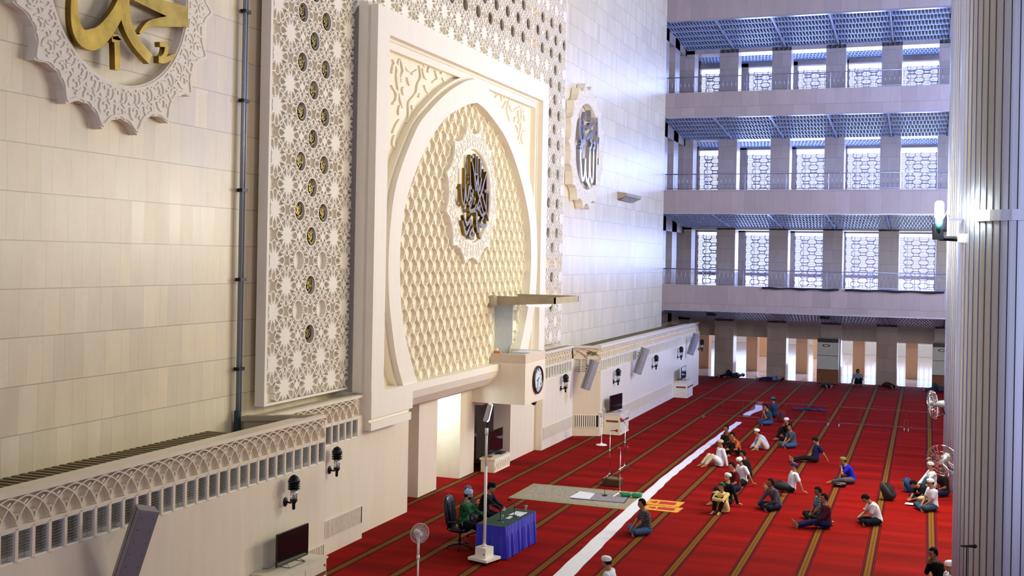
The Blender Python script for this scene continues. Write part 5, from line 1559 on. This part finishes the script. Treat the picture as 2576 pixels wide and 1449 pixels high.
def person(lab, loc, yaw, legs='cross', lean=10, wl=(.28, .07, .20), wr=(.30, -.07, .20), head=(0, 5), top=(.8, .8, .8), pants=(.1, .1, .15), sleeve='short', cap=None, hair=True,
           skin=0, robe=False, tpat=None, ppat=None, lie=False, z0=0., pel=.125, sc=1., hl=.5, hr=.5, barefoot=True, poleL=(-.3, .6, -.6), poleR=(-.3, -.6, -.6), beard=False, veil=None, hlf=None, hrf=None, roll=0):
    t = thing('person', lab, 'person', (loc[0], loc[1], z0), yaw)
    t.scale = (sc,) * 3
    sk = SKINS[skin]
    l = math.radians(lean)
    if lie: S0 = S1 = Vector((-1, 0, .02)).normalized(); F0 = F1 = Vector((0, 0, 1))
    else:
        S0 = Vector((math.sin(l * .5), math.sin(math.radians(roll)), math.cos(l * .5))).normalized(); S1 = Vector((math.sin(l * 1.35), math.sin(math.radians(roll)), math.cos(l * 1.35))).normalized()
        F0 = Vector((math.cos(l * .5), 0, -math.sin(l * .5))); F1 = Vector((math.cos(l * 1.35), 0, -math.sin(l * 1.35)))
    Y = Vector((0, 1, 0))
    P = Vector((0, 0, pel))
    waist = P + S0 * .16; chest = waist + (S0 + S1).normalized() * .15; upch = chest + S1 * .11; nb = upch + S1 * .085
    sh = [upch + S1 * .025 + Y * .175 - F1 * .005, upch + S1 * .025 - Y * .175 - F1 * .005]
    A_ = LEGS[legs]
    hips = [P + Y * .085, P - Y * .085]
    ank = []; knee = []
    for i in range(2):
        k_, a_ = ik(hips[i], A_[0 if i == 0 else 2], .42, .40, A_[1 if i == 0 else 3]); 
        if legs != 'chair': k_.z = max(k_.z, .075)
        knee.append(k_); ank.append(a_)
    fd = [A_[4], A_[5]]
    wr_t = [wl, wr]; el = []; wri = []
    for i in range(2):
        e_, w_ = ik(sh[i], wr_t[i], .275, .245, poleL if i == 0 else poleR); e_.z = max(e_.z, .05 if legs != 'chair' else -1); el.append(e_); wri.append(w_)
    hyaw, hp = math.radians(head[0]), math.radians(head[1])
    if lie:
        look = Vector((-math.sin(hp), math.sin(hyaw), math.cos(hyaw))).normalized(); hup = Vector((-1, 0, 0))
    else:
        look = Vector((math.cos(hyaw) * math.cos(hp), math.sin(hyaw) * math.cos(hp), -math.sin(hp))); hup = Vector((0, 0, 1))
    hup = (hup - look * hup.dot(look)).normalized(); hs = hup.cross(look)
    nd = (S1 * .6 + hup * .6 + (look * .15 if not lie else Vector((0, 0, .3)))).normalized()
    hc = nb + nd * .085 + hup * .085 + look * .02
    HR = Matrix((look, hs, hup)).transposed()
    H = lambda x, y, z: hc + look * x + hs * y + hup * z
    tr_ = [(P - S0 * .08, .11, .085), (P, .155, .115), (waist - S0 * .03, .14, .105), (waist + S0 * .03, .135, .10), (chest, .155, .115), (upch, .165, .105), (upch + S1 * .05, .13, .08), (nb, .062, .06)]
    def torso(mb, add, start=0):
        loft(mb, [(c, Y, F0 if i < 4 else F1, a + add, b + add) for i, (c, a, b) in enumerate(tr_) if i >= start])
    # body
    b = MB(); torso(b, 0)
    b.cap(nb - S1 * .03, .062, H(-.02, 0, -.07), .054, 12)
    b.ell(H(-.005, 0, .02), .097, .077, .108, 18, 14, HR); b.ell(H(.022, 0, -.045), .066, .057, .062, 14, 10, HR)
    b.ell(H(.055, 0, -.082), .026, .026, .020, 10, 8, HR)
    b.cap(H(.086, 0, .012), .010, H(.104, 0, -.022), .014, 8); b.ell(H(.078, 0, -.055), .016, .026, .012, 10, 6, HR)
    b.ell(H(.078, 0, .03), .016, .055, .012, 10, 6, HR)
    for s_ in (1, -1): b.ell(H(-.008, s_ * .079, -.008), .018, .009, .031, 8, 8, HR)
    for i in range(2):
        s_ = 1 if i == 0 else -1
        b.ell(sh[i], .06, .06, .06); b.cap(sh[i], .053, el[i], .040, 10); b.cap(el[i], .041, wri[i], .026, 10)
        fdir = (hlf, hrf)[i] or (wri[i] - el[i]); nrm = Vector((.2, -s_ * .5, -1)) if wri[i].z > .12 or lie else Vector((0, 0, -1))
        if wri[i].z <= .12 and not lie: fdir = Vector((fdir[0], fdir[1], 0)) + Vector((0.001, 0, 0))
        hand(b, wri[i], fdir, nrm, -s_ if False else s_, (hl, hr)[i])
        b.cap(hips[i], .088, knee[i], .060, 12); b.cap(knee[i], .058, ank[i] + (knee[i] - ank[i]) * .5, .052, 12); b.cap(ank[i] + (knee[i] - ank[i]) * .5, .052, ank[i], .036, 12)
        foot(b, ank[i], fd[i], (0, 0, 1) if abs(fd[i][2]) < .5 else (-1, 0, .2), s_)
    voxel(b, .0105, 'body', sk, t)
    # trousers
    b = MB(); loft(b, [(c, Y, F0, a + .016, d + .016) for c, a, d in tr_[:3]])
    for i in range(2):
        b.cap(hips[i], .105, knee[i], .080, 12); e_ = ank[i] + (knee[i] - ank[i]) * .12
        b.cap(knee[i], .080, e_, .060, 12)
    voxel(b, .016, 'trousers', cloth(pants, ppat), t, 3)
    # shirt
    b = MB(); 
    loft(b, [(c, Y, F0 if i < 4 else F1, a + (.030 if i < 2 else .024), d + (.030 if i < 2 else .024)) for i, (c, a, d) in enumerate(tr_[:7])] + [(nb + S1 * .0, Y, F1, .074, .070)])
    for i in range(2):
        b.ell(sh[i], .073, .073, .073); 
        if sleeve == 'long': b.cap(sh[i], .068, el[i], .056, 10); b.cap(el[i], .056, wri[i] + (el[i] - wri[i]) * .06, .043, 10)
        else: b.cap(sh[i], .070, sh[i] + (el[i] - sh[i]) * .66, .062, 10)
        if robe: b.cap(hips[i], .120, hips[i] + (knee[i] - hips[i]) * .75, .100, 12)
    if robe: loft(b, [(P - S0 * .1, Y, F0, .19, .14), (P, Y, F0, .2, .15), (waist, Y, F0, .17, .13)])
    shirt = voxel(b, .015, 'shirt', cloth(top, tpat), t, 3)
    # face
    for s_ in (1, -1): MB().ell(H(.0885, s_ * .030, .006), .007, .012, .006, 8, 6, HR).build('eye', 'eye', t, True)
    MB().tube([H(.092, -.02, -.052), H(.098, 0, -.054), H(.092, .02, -.052)], [.003, .006, .003], 6).build('mouth', 'lip', t, True)
    q = MB()
    for s_ in (1, -1): q.tube([H(.090, s_ * .016, .026), H(.090, s_ * .034, .030), H(.078, s_ * .05, .024)], [.003, .005, .002], 5)
    q.build('eyebrows', 'hair', t)
    def shell(cond, rx, ry, rz, name, mat, dz=.02):
        bm_ = bmesh.new(); bmesh.ops.create_uvsphere(bm_, u_segments=24, v_segments=18, radius=1)
        kill = [f for f in bm_.faces if not cond(f.calc_center_median())]
        bmesh.ops.delete(bm_, geom=kill, context='FACES')
        bmesh.ops.solidify(bm_, geom=bm_.faces[:], thickness=-.07)
        for v in bm_.verts: v.co = H(v.co.x * rx - .006, v.co.y * ry, v.co.z * rz + dz)
        me = bpy.data.meshes.new(name); bm_.to_mesh(me); bm_.free(); me.materials.append(mat)
        for p_ in me.polygons: p_.use_smooth = True
        o = bpy.data.objects.new(name, me); COL.objects.link(o); o.parent = t; return o
    if veil: shell(lambda c: not (c.x > .55 and abs(c.y) < .7 and c.z < .55), .118, .098, .135, 'headscarf', cloth(veil), 0)
    elif hair:
        top_ = 9 if not cap else .45
        shell(lambda c: ((c.x < -.12 and c.z > -.48) or (c.x < .30 and c.z > .02) or c.z > .50) and c.z < top_, .104, .084, .115, 'hair', M['hair'])
    if beard: shell(lambda c: c.z < -.35 and c.x > .15, .100, .070, .110, 'beard', M['hair'], -.005)
    if cap:
        col, hgt = cap; r0 = .106; z0_ = .052
        if hgt < .085:
            prof = [(r0 * .97, z0_ - .012), (r0, z0_), (r0 * .985, z0_ + hgt * .75), (r0 * .92, z0_ + hgt * 1.1), (r0 * .72, z0_ + hgt * 1.38), (r0 * .38, z0_ + hgt * 1.55), (.004, z0_ + hgt * 1.6)]
        else:
            prof = [(r0 * 1.0, z0_ - .01), (r0, z0_), (r0 * .93, z0_ + hgt), (r0 * .86, z0_ + hgt + .006), (.01, z0_ + hgt - .004)]
        q = MB(); bvs = len(q.v)
        q.lathe(prof, (0, 0, 0), 24, (0, 0, 1), 1.04, .86)
        q.v = [tuple(H(a * 1.0 - .006, b_, c * .94 + a * .10 - .012)) for a, b_, c in q.v]
        q.build('cap', cloth(col), t, True)
    return t

def face_dir(a):
    a = math.radians(a); d = -RT * math.cos(a) - FW * math.sin(a); return math.atan2(d.y, d.x)
def sit(lab, pix, a, **k):
    p = fl(*pix); return person(lab, (p.x, p.y), face_dir(a), **k)

BLK = (.05, .055, .08); NAVY = (.08, .10, .24); JEAN = (.22, .32, .47); WHT = (.86, .87, .93)
CW = ((.90, .90, .92), .06)
sit('man in a dark plaid shirt and jeans sitting cross-legged alone beside the white runner', (1627, 1344), 12, top=(.20, .22, .24), tpat=('plaid', (.42, .40, .38)), pants=JEAN, lean=12, wl=(.36, .0, .12), wr=(.40, -.06, .14), head=(0, 4))
sit('man in a white cap cut off by the picture edge beside the white runner', (1537, 1512), -25, top=WHT, pants=BLK, cap=CW, lean=8, sleeve='long')
sit('man in a long white robe and beige patterned cap leaning on one straight arm', (1810, 1173), 14, legs='bent', lean=-6, top=WHT, sleeve='long', pants=(.78, .74, .66), cap=((.78, .66, .52), .06), robe=True, wl=(-.16, .26, .06), wr=(-.1, -.26, .06), head=(6, 4), skin=0)
sit('man in an orange batik shirt hugging his knees, the nearer of the batik pair', (1856, 1147), 22, legs='knees', lean=22, top=(.50, .20, .08), tpat=('batik', (.80, .42, .14)), pants=BLK, wl=(.38, .04, .26), wr=(.40, -.05, .28), head=(8, 12))
sit('man in a brown batik shirt half hidden behind the orange batik shirt', (1838, 1128), 25, legs='knees', lean=20, top=(.35, .16, .08), tpat=('batik', (.60, .35, .12)), pants=BLK, wl=(.36, .04, .26), wr=(.40, -.05, .28), head=(10, 5), skin=2)
sit('man in a pale blue shirt, cream trousers and white cap bending over his knees', (1926, 1132), 6, legs='onekneeL', lean=38, top=(.66, .76, .86), pants=(.84, .76, .74), cap=CW, wl=(.50, .02, .14), wr=(.52, -.05, .14), head=(14, 0), sleeve='long')
sit('man in a grey T-shirt and jeans sitting cross-legged with clasped hands', (1995, 1126), 16, lean=14, top=(.28, .32, .38), pants=JEAN, wl=(.36, .0, .14), wr=(.38, -.05, .16), head=(20, 4))
sit('man in a black shirt and white cap behind the man in the grey T-shirt', (1985, 1108), 10, legs='onekneeR', lean=10, top=BLK, pants=BLK, cap=CW, wr=(.22, -.03, .56), wl=(.3, .1, .25), head=(25, 6), sleeve='long')
sit('man in grey and jeans resting his cheek on his hand before the clear barrier', (1937, 1069), 8, lean=16, top=(.22, .28, .33), pants=(.20, .30, .48), wr=(.26, -.02, .58), wl=(.28, .03, .52), head=(10, 12))
sit('person in a teal cap sitting behind the clear barrier', (1948, 1050), -50, lean=6, top=(.14, .24, .32), pants=NAVY, cap=((.10, .42, .48), .055), sleeve='long')
sit('young man in a navy polo leaning back with legs stretched out, looking at a phone', (2050, 1163), 2, legs='stretch', lean=-12, top=(.09, .10, .30), pants=(.06, .06, .10), wl=(-.44, .14, .06), wr=(.20, .0, .24), head=(0, 38), skin=0)
sit('man in a white T-shirt and white cap propped on one hand and looking down', (1868, 1221), 22, lean=6, top=WHT, pants=BLK, cap=CW, wl=(-.20, .30, .06), wr=(.30, -.05, .2), head=(10, 25))
s13 = sit('man in a black T-shirt with a green print on the back, behind the white T-shirt', (1882, 1204), -20, lean=16, top=BLK, pants=BLK, head=(30, 6))
MB().prism([(-.075, -.05, .30), (-.075, .05, .30), (-.035, .05, .42), (-.035, -.05, .42)], (.03, 0, 0)).build('back_print', simple('green_print', (.25, .62, .32), .7), s13)
sit('man in a maroon T-shirt with his chin on his hand', (1853, 1236), 14, lean=14, top=(.36, .07, .10), pants=(.08, .10, .26), wr=(.24, -.02, .56), wl=(.34, .10, .20), head=(6, 8), poleR=(.3, -.5, -.8), skin=1)
sit('older man in a black jacket and white cap leaning behind the boy in yellow', (1830, 1270), 22, legs='onekneeR', lean=0, top=(.05, .06, .08), pants=(.06, .10, .14), sleeve='long', cap=CW, wl=(-.16, .30, .06), wr=(.34, -.12, .38), head=(4, -8), skin=3)
sit('boy in a cream yellow tunic and green cap with arms folded on his knees', (1820, 1288), 50, legs='knees', lean=14, top=(.88, .78, .50), pants=(.06, .05, .08), sleeve='long', cap=((.06, .34, .24), .055), wl=(.36, -.09, .40), wr=(.36, .09, .42), head=(-24, -10), sc=.93, poleL=(.4, 1, -.2), poleR=(.4, -1, -.2), robe=True, skin=1)
sit('man in a white polo shirt and blue cap leaning back on one hand', (1990, 1238), 6, legs='stretchcross', lean=-12, top=(.86, .87, .95), pants=(.07, .08, .15), cap=((.16, .20, .42), .055), wl=(-.26, .32, .06), wr=(-.1, -.3, .06), head=(4, 2), skin=0)
sit('man in a long-sleeved grey shirt touching the carpet with his fist', (1954, 1282), 16, lean=22, top=(.30, .28, .32), pants=(.08, .10, .22), sleeve='long', wr=(.58, -.18, .07), wl=(.32, .06, .20), head=(-6, -6), skin=2)
sit('man in a royal blue T-shirt and olive cap with his chin on his fist', (2142, 1216), 6, legs='side', lean=28, top=(.08, .12, .70), pants=(.34, .30, .34), cap=((.46, .46, .24), .06), wl=(.34, .0, .50), wr=(.34, -.1, .2), head=(4, 8), poleL=(.5, .6, -.8), skin=0)
sit('man in a maroon patterned shirt with navy legs stretched straight out', (2079, 1329), 2, legs='stretch', lean=6, top=(.24, .07, .14), tpat=('dots', (.50, .22, .30)), pants=(.07, .07, .28), sleeve='long', wl=(.36, .14, .20), wr=(-.22, -.30, .06), head=(6, 0), skin=0)
sit('man in a teal plaid shirt cross-legged behind the maroon patterned shirt', (2068, 1308), 12, lean=10, top=(.12, .24, .30), tpat=('plaid', (.55, .72, .78)), pants=(.04, .04, .06), head=(0, 8), wl=(.34, .04, .14), skin=2)
sit('man in a white shirt with a blue collar bowing over his phone', (2207, 1320), 2, lean=24, top=(.86, .88, .90), pants=(.06, .08, .14), wl=(.44, .03, .24), wr=(.46, -.04, .24), head=(0, 42), skin=0)
sit('man in a white tunic, white cap and jeans cross-legged next to the man writing', (2347, 1284), 10, lean=6, top=WHT, pants=(.18, .26, .36), sleeve='short', cap=CW, wl=(.30, .05, .17), wr=(.32, -.06, .17), head=(6, 6), skin=0)
sit('man in a white robe and white cap sitting behind a green and blue bag', (2345, 1236), 4, legs='onekneeL', lean=4, top=WHT, pants=(.26, .40, .42), sleeve='long', robe=True, cap=CW, wl=(.40, .06, .20), wr=(.42, -.08, .2), head=(0, 2), skin=1)
sit('man in a black T-shirt bowed low over a sheet of paper, writing', (2335, 1262), 14, lean=48, top=(.05, .06, .12), pants=NAVY, wl=(.55, .05, .10), wr=(.58, -.05, .10), head=(0, 50), skin=0)
person('person in dark clothes sitting against the farther column behind the lower fan', (.66, 36.95), face_dir(5), lean=10, top=(.10, .06, .08), pants=(.10, .10, .22), head=(0, 5), skin=2)
sit('man in a black shirt with his hand at his chin at the lower picture edge', (2364, 1482), 10, lean=14, top=(.03, .03, .04), pants=(.20, .30, .55), wr=(.26, 0, .56), wl=(.3, .1, .2), head=(0, 6), skin=2, sleeve='long')
sit('man in a white cap and white shirt in the lowest corner beside the great column', (2402, 1518), 20, lean=10, top=WHT, pants=NAVY, cap=CW, head=(0, 12), skin=0, sleeve='long')
# resting along the end wall
up = dict(lie=True, pel=.11)
sit('man in dark clothes asleep on the carpet, first from the prayer wall', (1842, 949), 12, legs='lieknee', top=(.14, .17, .28), pants=(.08, .10, .24), wl=(-.3, .12, .26), wr=(-.30, -.1, .26), **up)
sit('man in a pale blue shirt lying in front of the second stone pier', (1940, 957), 8, legs='lie', top=(.45, .58, .80), pants=(.08, .12, .36), wl=(-.3, .12, .26), wr=(-.55, -.35, .1), **up)
sit('man lying with elbows spread beside the air conditioner plinth', (2080, 974), 82, legs='lie', top=(.20, .28, .34), pants=(.16, .14, .18), wl=(-.62, .26, .08), wr=(-.62, -.26, .08), **up)
sit('person in a brown headscarf and pale top sitting up against the end wall opening', (2157, 968), 84, legs='bent', lean=0, top=(.50, .60, .70), pants=(.05, .05, .08), wl=(.18, .14, .28), wr=(-.05, -.32, .06), veil=(.24, .18, .14), sleeve='long', head=(0, 8))
sit('man lying flat with his feet towards the hall in front of the fourth stone pier', (2238, 974), 88, legs='lie', top=(.20, .13, .13), pants=(.18, .08, .10), wl=(-.4, .34, .08), wr=(-.4, -.34, .08), **up)
sit('man in grey-blue lying next to the great column at the end of the carpet', (2362, 984), 4, legs='lieknee', top=(.22, .28, .36), pants=(.20, .24, .32), wl=(-.3, .14, .26), wr=(-.3, -.12, .26), **up)
# the two speakers
person('speaker in green batik and a pale blue cap gesturing with a raised hand', (-10.33, 25.2), .08, legs='chair', lean=8, z0=.52, pel=.11, top=(.06, .26, .17), tpat=('batik', (.16, .42, .22)), pants=BLK, sleeve='long', cap=((.60, .74, .88), .07),
       wl=(.46, .15, .27), wr=(.38, -.16, .60), head=(8, 4), beard=True, hrf=(.1, 0, 1), hr=.9, poleR=(.2, -.6, -1), skin=1)
person('speaker in a dark suit and tall black cap bent over his papers', (-10.30, 26.4), -.05, legs='chair', lean=18, z0=.52, pel=.11, top=(.04, .05, .11), pants=BLK, sleeve='long', cap=((.04, .04, .05), .10),
       wl=(.50, .10, .27), wr=(.56, -.12, .27), head=(-4, 12), skin=1)
# small things people have with them
p = fl(2165, 1303); t = thing('phone', 'pale phone held by the man in the blue-collared shirt', 'phone', (p.x + .12, p.y + .02, .25), .4)
MB().box(-.04, -.075, 0, .04, .075, .009).build('case', 'ltgrey', t); MB().box(-.036, -.07, .009, .036, .07, .010).build('screen', 'screen', t)
p = fl(2290, 1270); t = tag(MB().prism([(-.16, -.12, 0), (.14, -.14, 0), (.16, .1, 0), (-.12, .14, 0)], (0, 0, .006)).build('paper_sheets', 'cloth'), 'white sheet of paper in front of the man writing', 'paper'); t.location = (p.x, p.y, .03)
p = fl(2283, 1238); backpack((p.x, p.y, 0), PI * 1.1, 'blue and lime green backpack in front of the man in the white robe', (.08, .18, .42), .5, .95, (.1, .5, .75))
p = fl(2318, 1275); 
t = thing('cloth_bag', 'beige cloth bag in the lap of the man in the white tunic', 'bag', (p.x + .02, p.y - .02, .17)); MB().ell((0, 0, .07), .14, .11, .08, 14, 10).build('bag_body', simple('beige_bag', (.78, .70, .52), .8), t, True); MB().tube([(-.08, 0, .12), (0, 0, .2), (.08, 0, .12)], .008).build('handle', simple('beige_strap', (.7, .6, .4), .8), t)
p = fl(2112, 1226); t = thing('waist_bag', 'black waist bag on the carpet at the knees of the man in royal blue', 'bag', (p.x, p.y, 0)); MB().cap((-.13, 0, .09), .085, (.13, .03, .09), .08, 12).build('bag_body', 'black', t, True); MB().box(-.08, -.088, .10, .06, -.08, .112).build('zip', 'ltgrey', t)
p = fl(1966, 1247); t = thing('dark_bag', 'large dark soft bag on the thighs of the man in the white polo shirt', 'bag', (p.x, p.y, .20)); MB().ell((0, 0, .09), .24, .17, .13, 16, 12).build('bag_body', simple('dark_cloth_bag', (.05, .07, .12), .8, var=.3), t, True); MB().tube([(-.1, 0, .2), (0, 0, .28), (.1, 0, .2)], .01).build('strap', 'black', t)
# microphone near the great column
p = at(2430, 1375, Y=15.4)
t = thing('microphone_stand', 'dark microphone on a thin stand in front of the great ribbed column', 'microphone stand', (1.05, 12.6, 0))
p = at(2432, 1375, Y=12.6); t.location = (p.x, 12.6, 0)
MB().tube([(0, 0, .02), (0, 0, p.z)], .007, 6).build('pole', 'iron', t); MB().lathe([(.14, 0), (.14, .02), (.02, .03)], (0, 0, 0), 16).build('base', 'iron', t)
MB().tube([(-.06, 0, p.z), (.06, 0, p.z + .01)], [.010, .016], 8).build('microphone_body', 'black', t, True); MB().ell((.075, 0, p.z + .012), .024, .022, .022).build('grille_head', 'iron', t, True)
# ------------------------------------------------------------------ light
sc.view_settings.view_transform = 'Standard'
sc.view_settings.look = 'None'
sc.view_settings.gamma = 1
sc.view_settings.exposure = 0
w = bpy.data.worlds.new('sky'); sc.world = w; w.use_nodes = True
nt = w.node_tree; bg = nt.nodes['Background']
tc = nt.nodes.new('ShaderNodeTexCoord'); sx = nt.nodes.new('ShaderNodeSeparateXYZ'); nt.links.new(tc.outputs['Generated'], sx.inputs[0])
def wm(op, a, b=0., c=None):
    n = nt.nodes.new('ShaderNodeMath'); n.operation = op
    for i, v in enumerate((a, b) if c is None else (a, b, c)):
        if isinstance(v, (int, float)): n.inputs[i].default_value = v
        else: nt.links.new(v, n.inputs[i])
    return n.outputs[0]
def smooth(x, a, b):
    n = nt.nodes.new('ShaderNodeMapRange'); n.interpolation_type = 'SMOOTHSTEP'; nt.links.new(x, n.inputs[0])
    n.inputs[1].default_value = a; n.inputs[2].default_value = b; return n.outputs[0]
day = smooth(sx.outputs[1], .55, .9)                       # open daylight beyond the galleries
hor = wm('SUBTRACT', 1, smooth(wm('ABSOLUTE', sx.outputs[2]), .08, .5))
mixc = nt.nodes.new('ShaderNodeMix'); mixc.data_type = 'RGBA'
nt.links.new(wm('MAXIMUM', day, wm('MULTIPLY', hor, .8)), mixc.inputs[0])
mixc.inputs[6].default_value = (1.0, .86, .70, 1); mixc.inputs[7].default_value = (.48, .57, 1.0, 1)
nt.links.new(mixc.outputs[2], bg.inputs[0])
back = wm('MULTIPLY', smooth(wm('MULTIPLY', sx.outputs[1], -1), .1, .55), wm('SUBTRACT', 1, smooth(wm('ABSOLUTE', sx.outputs[2]), .10, .36)))
st_ = wm('ADD', wm('MULTIPLY', back, 1.3), wm('ADD', wm('MULTIPLY_ADD', hor, .24, .11), wm('MULTIPLY', day, 2.4)))
nt.links.new(st_, bg.inputs[1])
def area(name, loc, target, size, power, col, sy=None):
    l = bpy.data.lights.new(name, 'AREA'); l.specular_factor = .15 if name in ('gallery_daylight', 'overhead_fill') else 1; l.energy = power; l.color = col; l.size = size
    if sy: l.shape = 'RECTANGLE'; l.size_y = sy
    ob = bpy.data.objects.new(name, l); COL.objects.link(ob); ob.location = loc
    ob.rotation_euler = (Vector(target) - Vector(loc)).to_track_quat('-Z', 'Y').to_euler()
    return ob
def lamp(name, loc, power, col, r):
    l = bpy.data.lights.new(name, 'POINT'); l.specular_factor = .03; l.energy = power; l.color = col; l.shadow_soft_size = r
    ob = bpy.data.objects.new(name, l); COL.objects.link(ob); ob.location = loc; return ob
lamp('far_column_lamp', (-.2, 36.0, 8.4), 2900, (1, .94, .72), 1.0)
lamp('hall_fill_lamp', (4, 32, 9), 3900, (1, .94, .76), 3)  # added warm fill in mid-air for the portal, no fitting here
lamp('hall_fill_lamp', (6, 15, 12), 1900, (1, .94, .78), 1.2)  # added fill brightening the near stretch of the prayer wall
lamp('hall_fill_lamp', (2, 34, 19), 1100, (1, .94, .74), 1.2)  # added high warm fill, stands for no particular fitting
area('overhead_fill', (-1, 36, 24), (-6, 28, 0), 10, 500, (1, .90, .64))  # unseen broad fill added overhead to warm the prayer wall
area('gallery_daylight', (9, 51, 15), (-11, 61, 14), 8, 7500, (.32, .44, 1))
for _i in range(3): area('screen_daylight', (-5, 73.6, LV[_i][1] + 1.9), (-5, 60, LV[_i][1] + 3.2), 14, 1500, (.38, .50, 1), 2.4)
area('screen_daylight', (-5, 73.6, 1.6), (-5, 60, 2), 14, 300, (.62, .70, 1), 2)
area('niche_tube', (-14.5, 31.7, 2.62), (-14.4, 33.1, 1.2), .5, 55, (.75, .93, 1))
area('pulpit_lamp', (-11.8, 34.9, 5.4), (-12.2, 35, 3), .5, 12, (.85, 1, .95))
area('terrace_fill', (-4, 82, 12), (-4, 84, 0), 14, 2600, (1, .93, .90))  # added warm fill brightening the ground floor beyond the piers
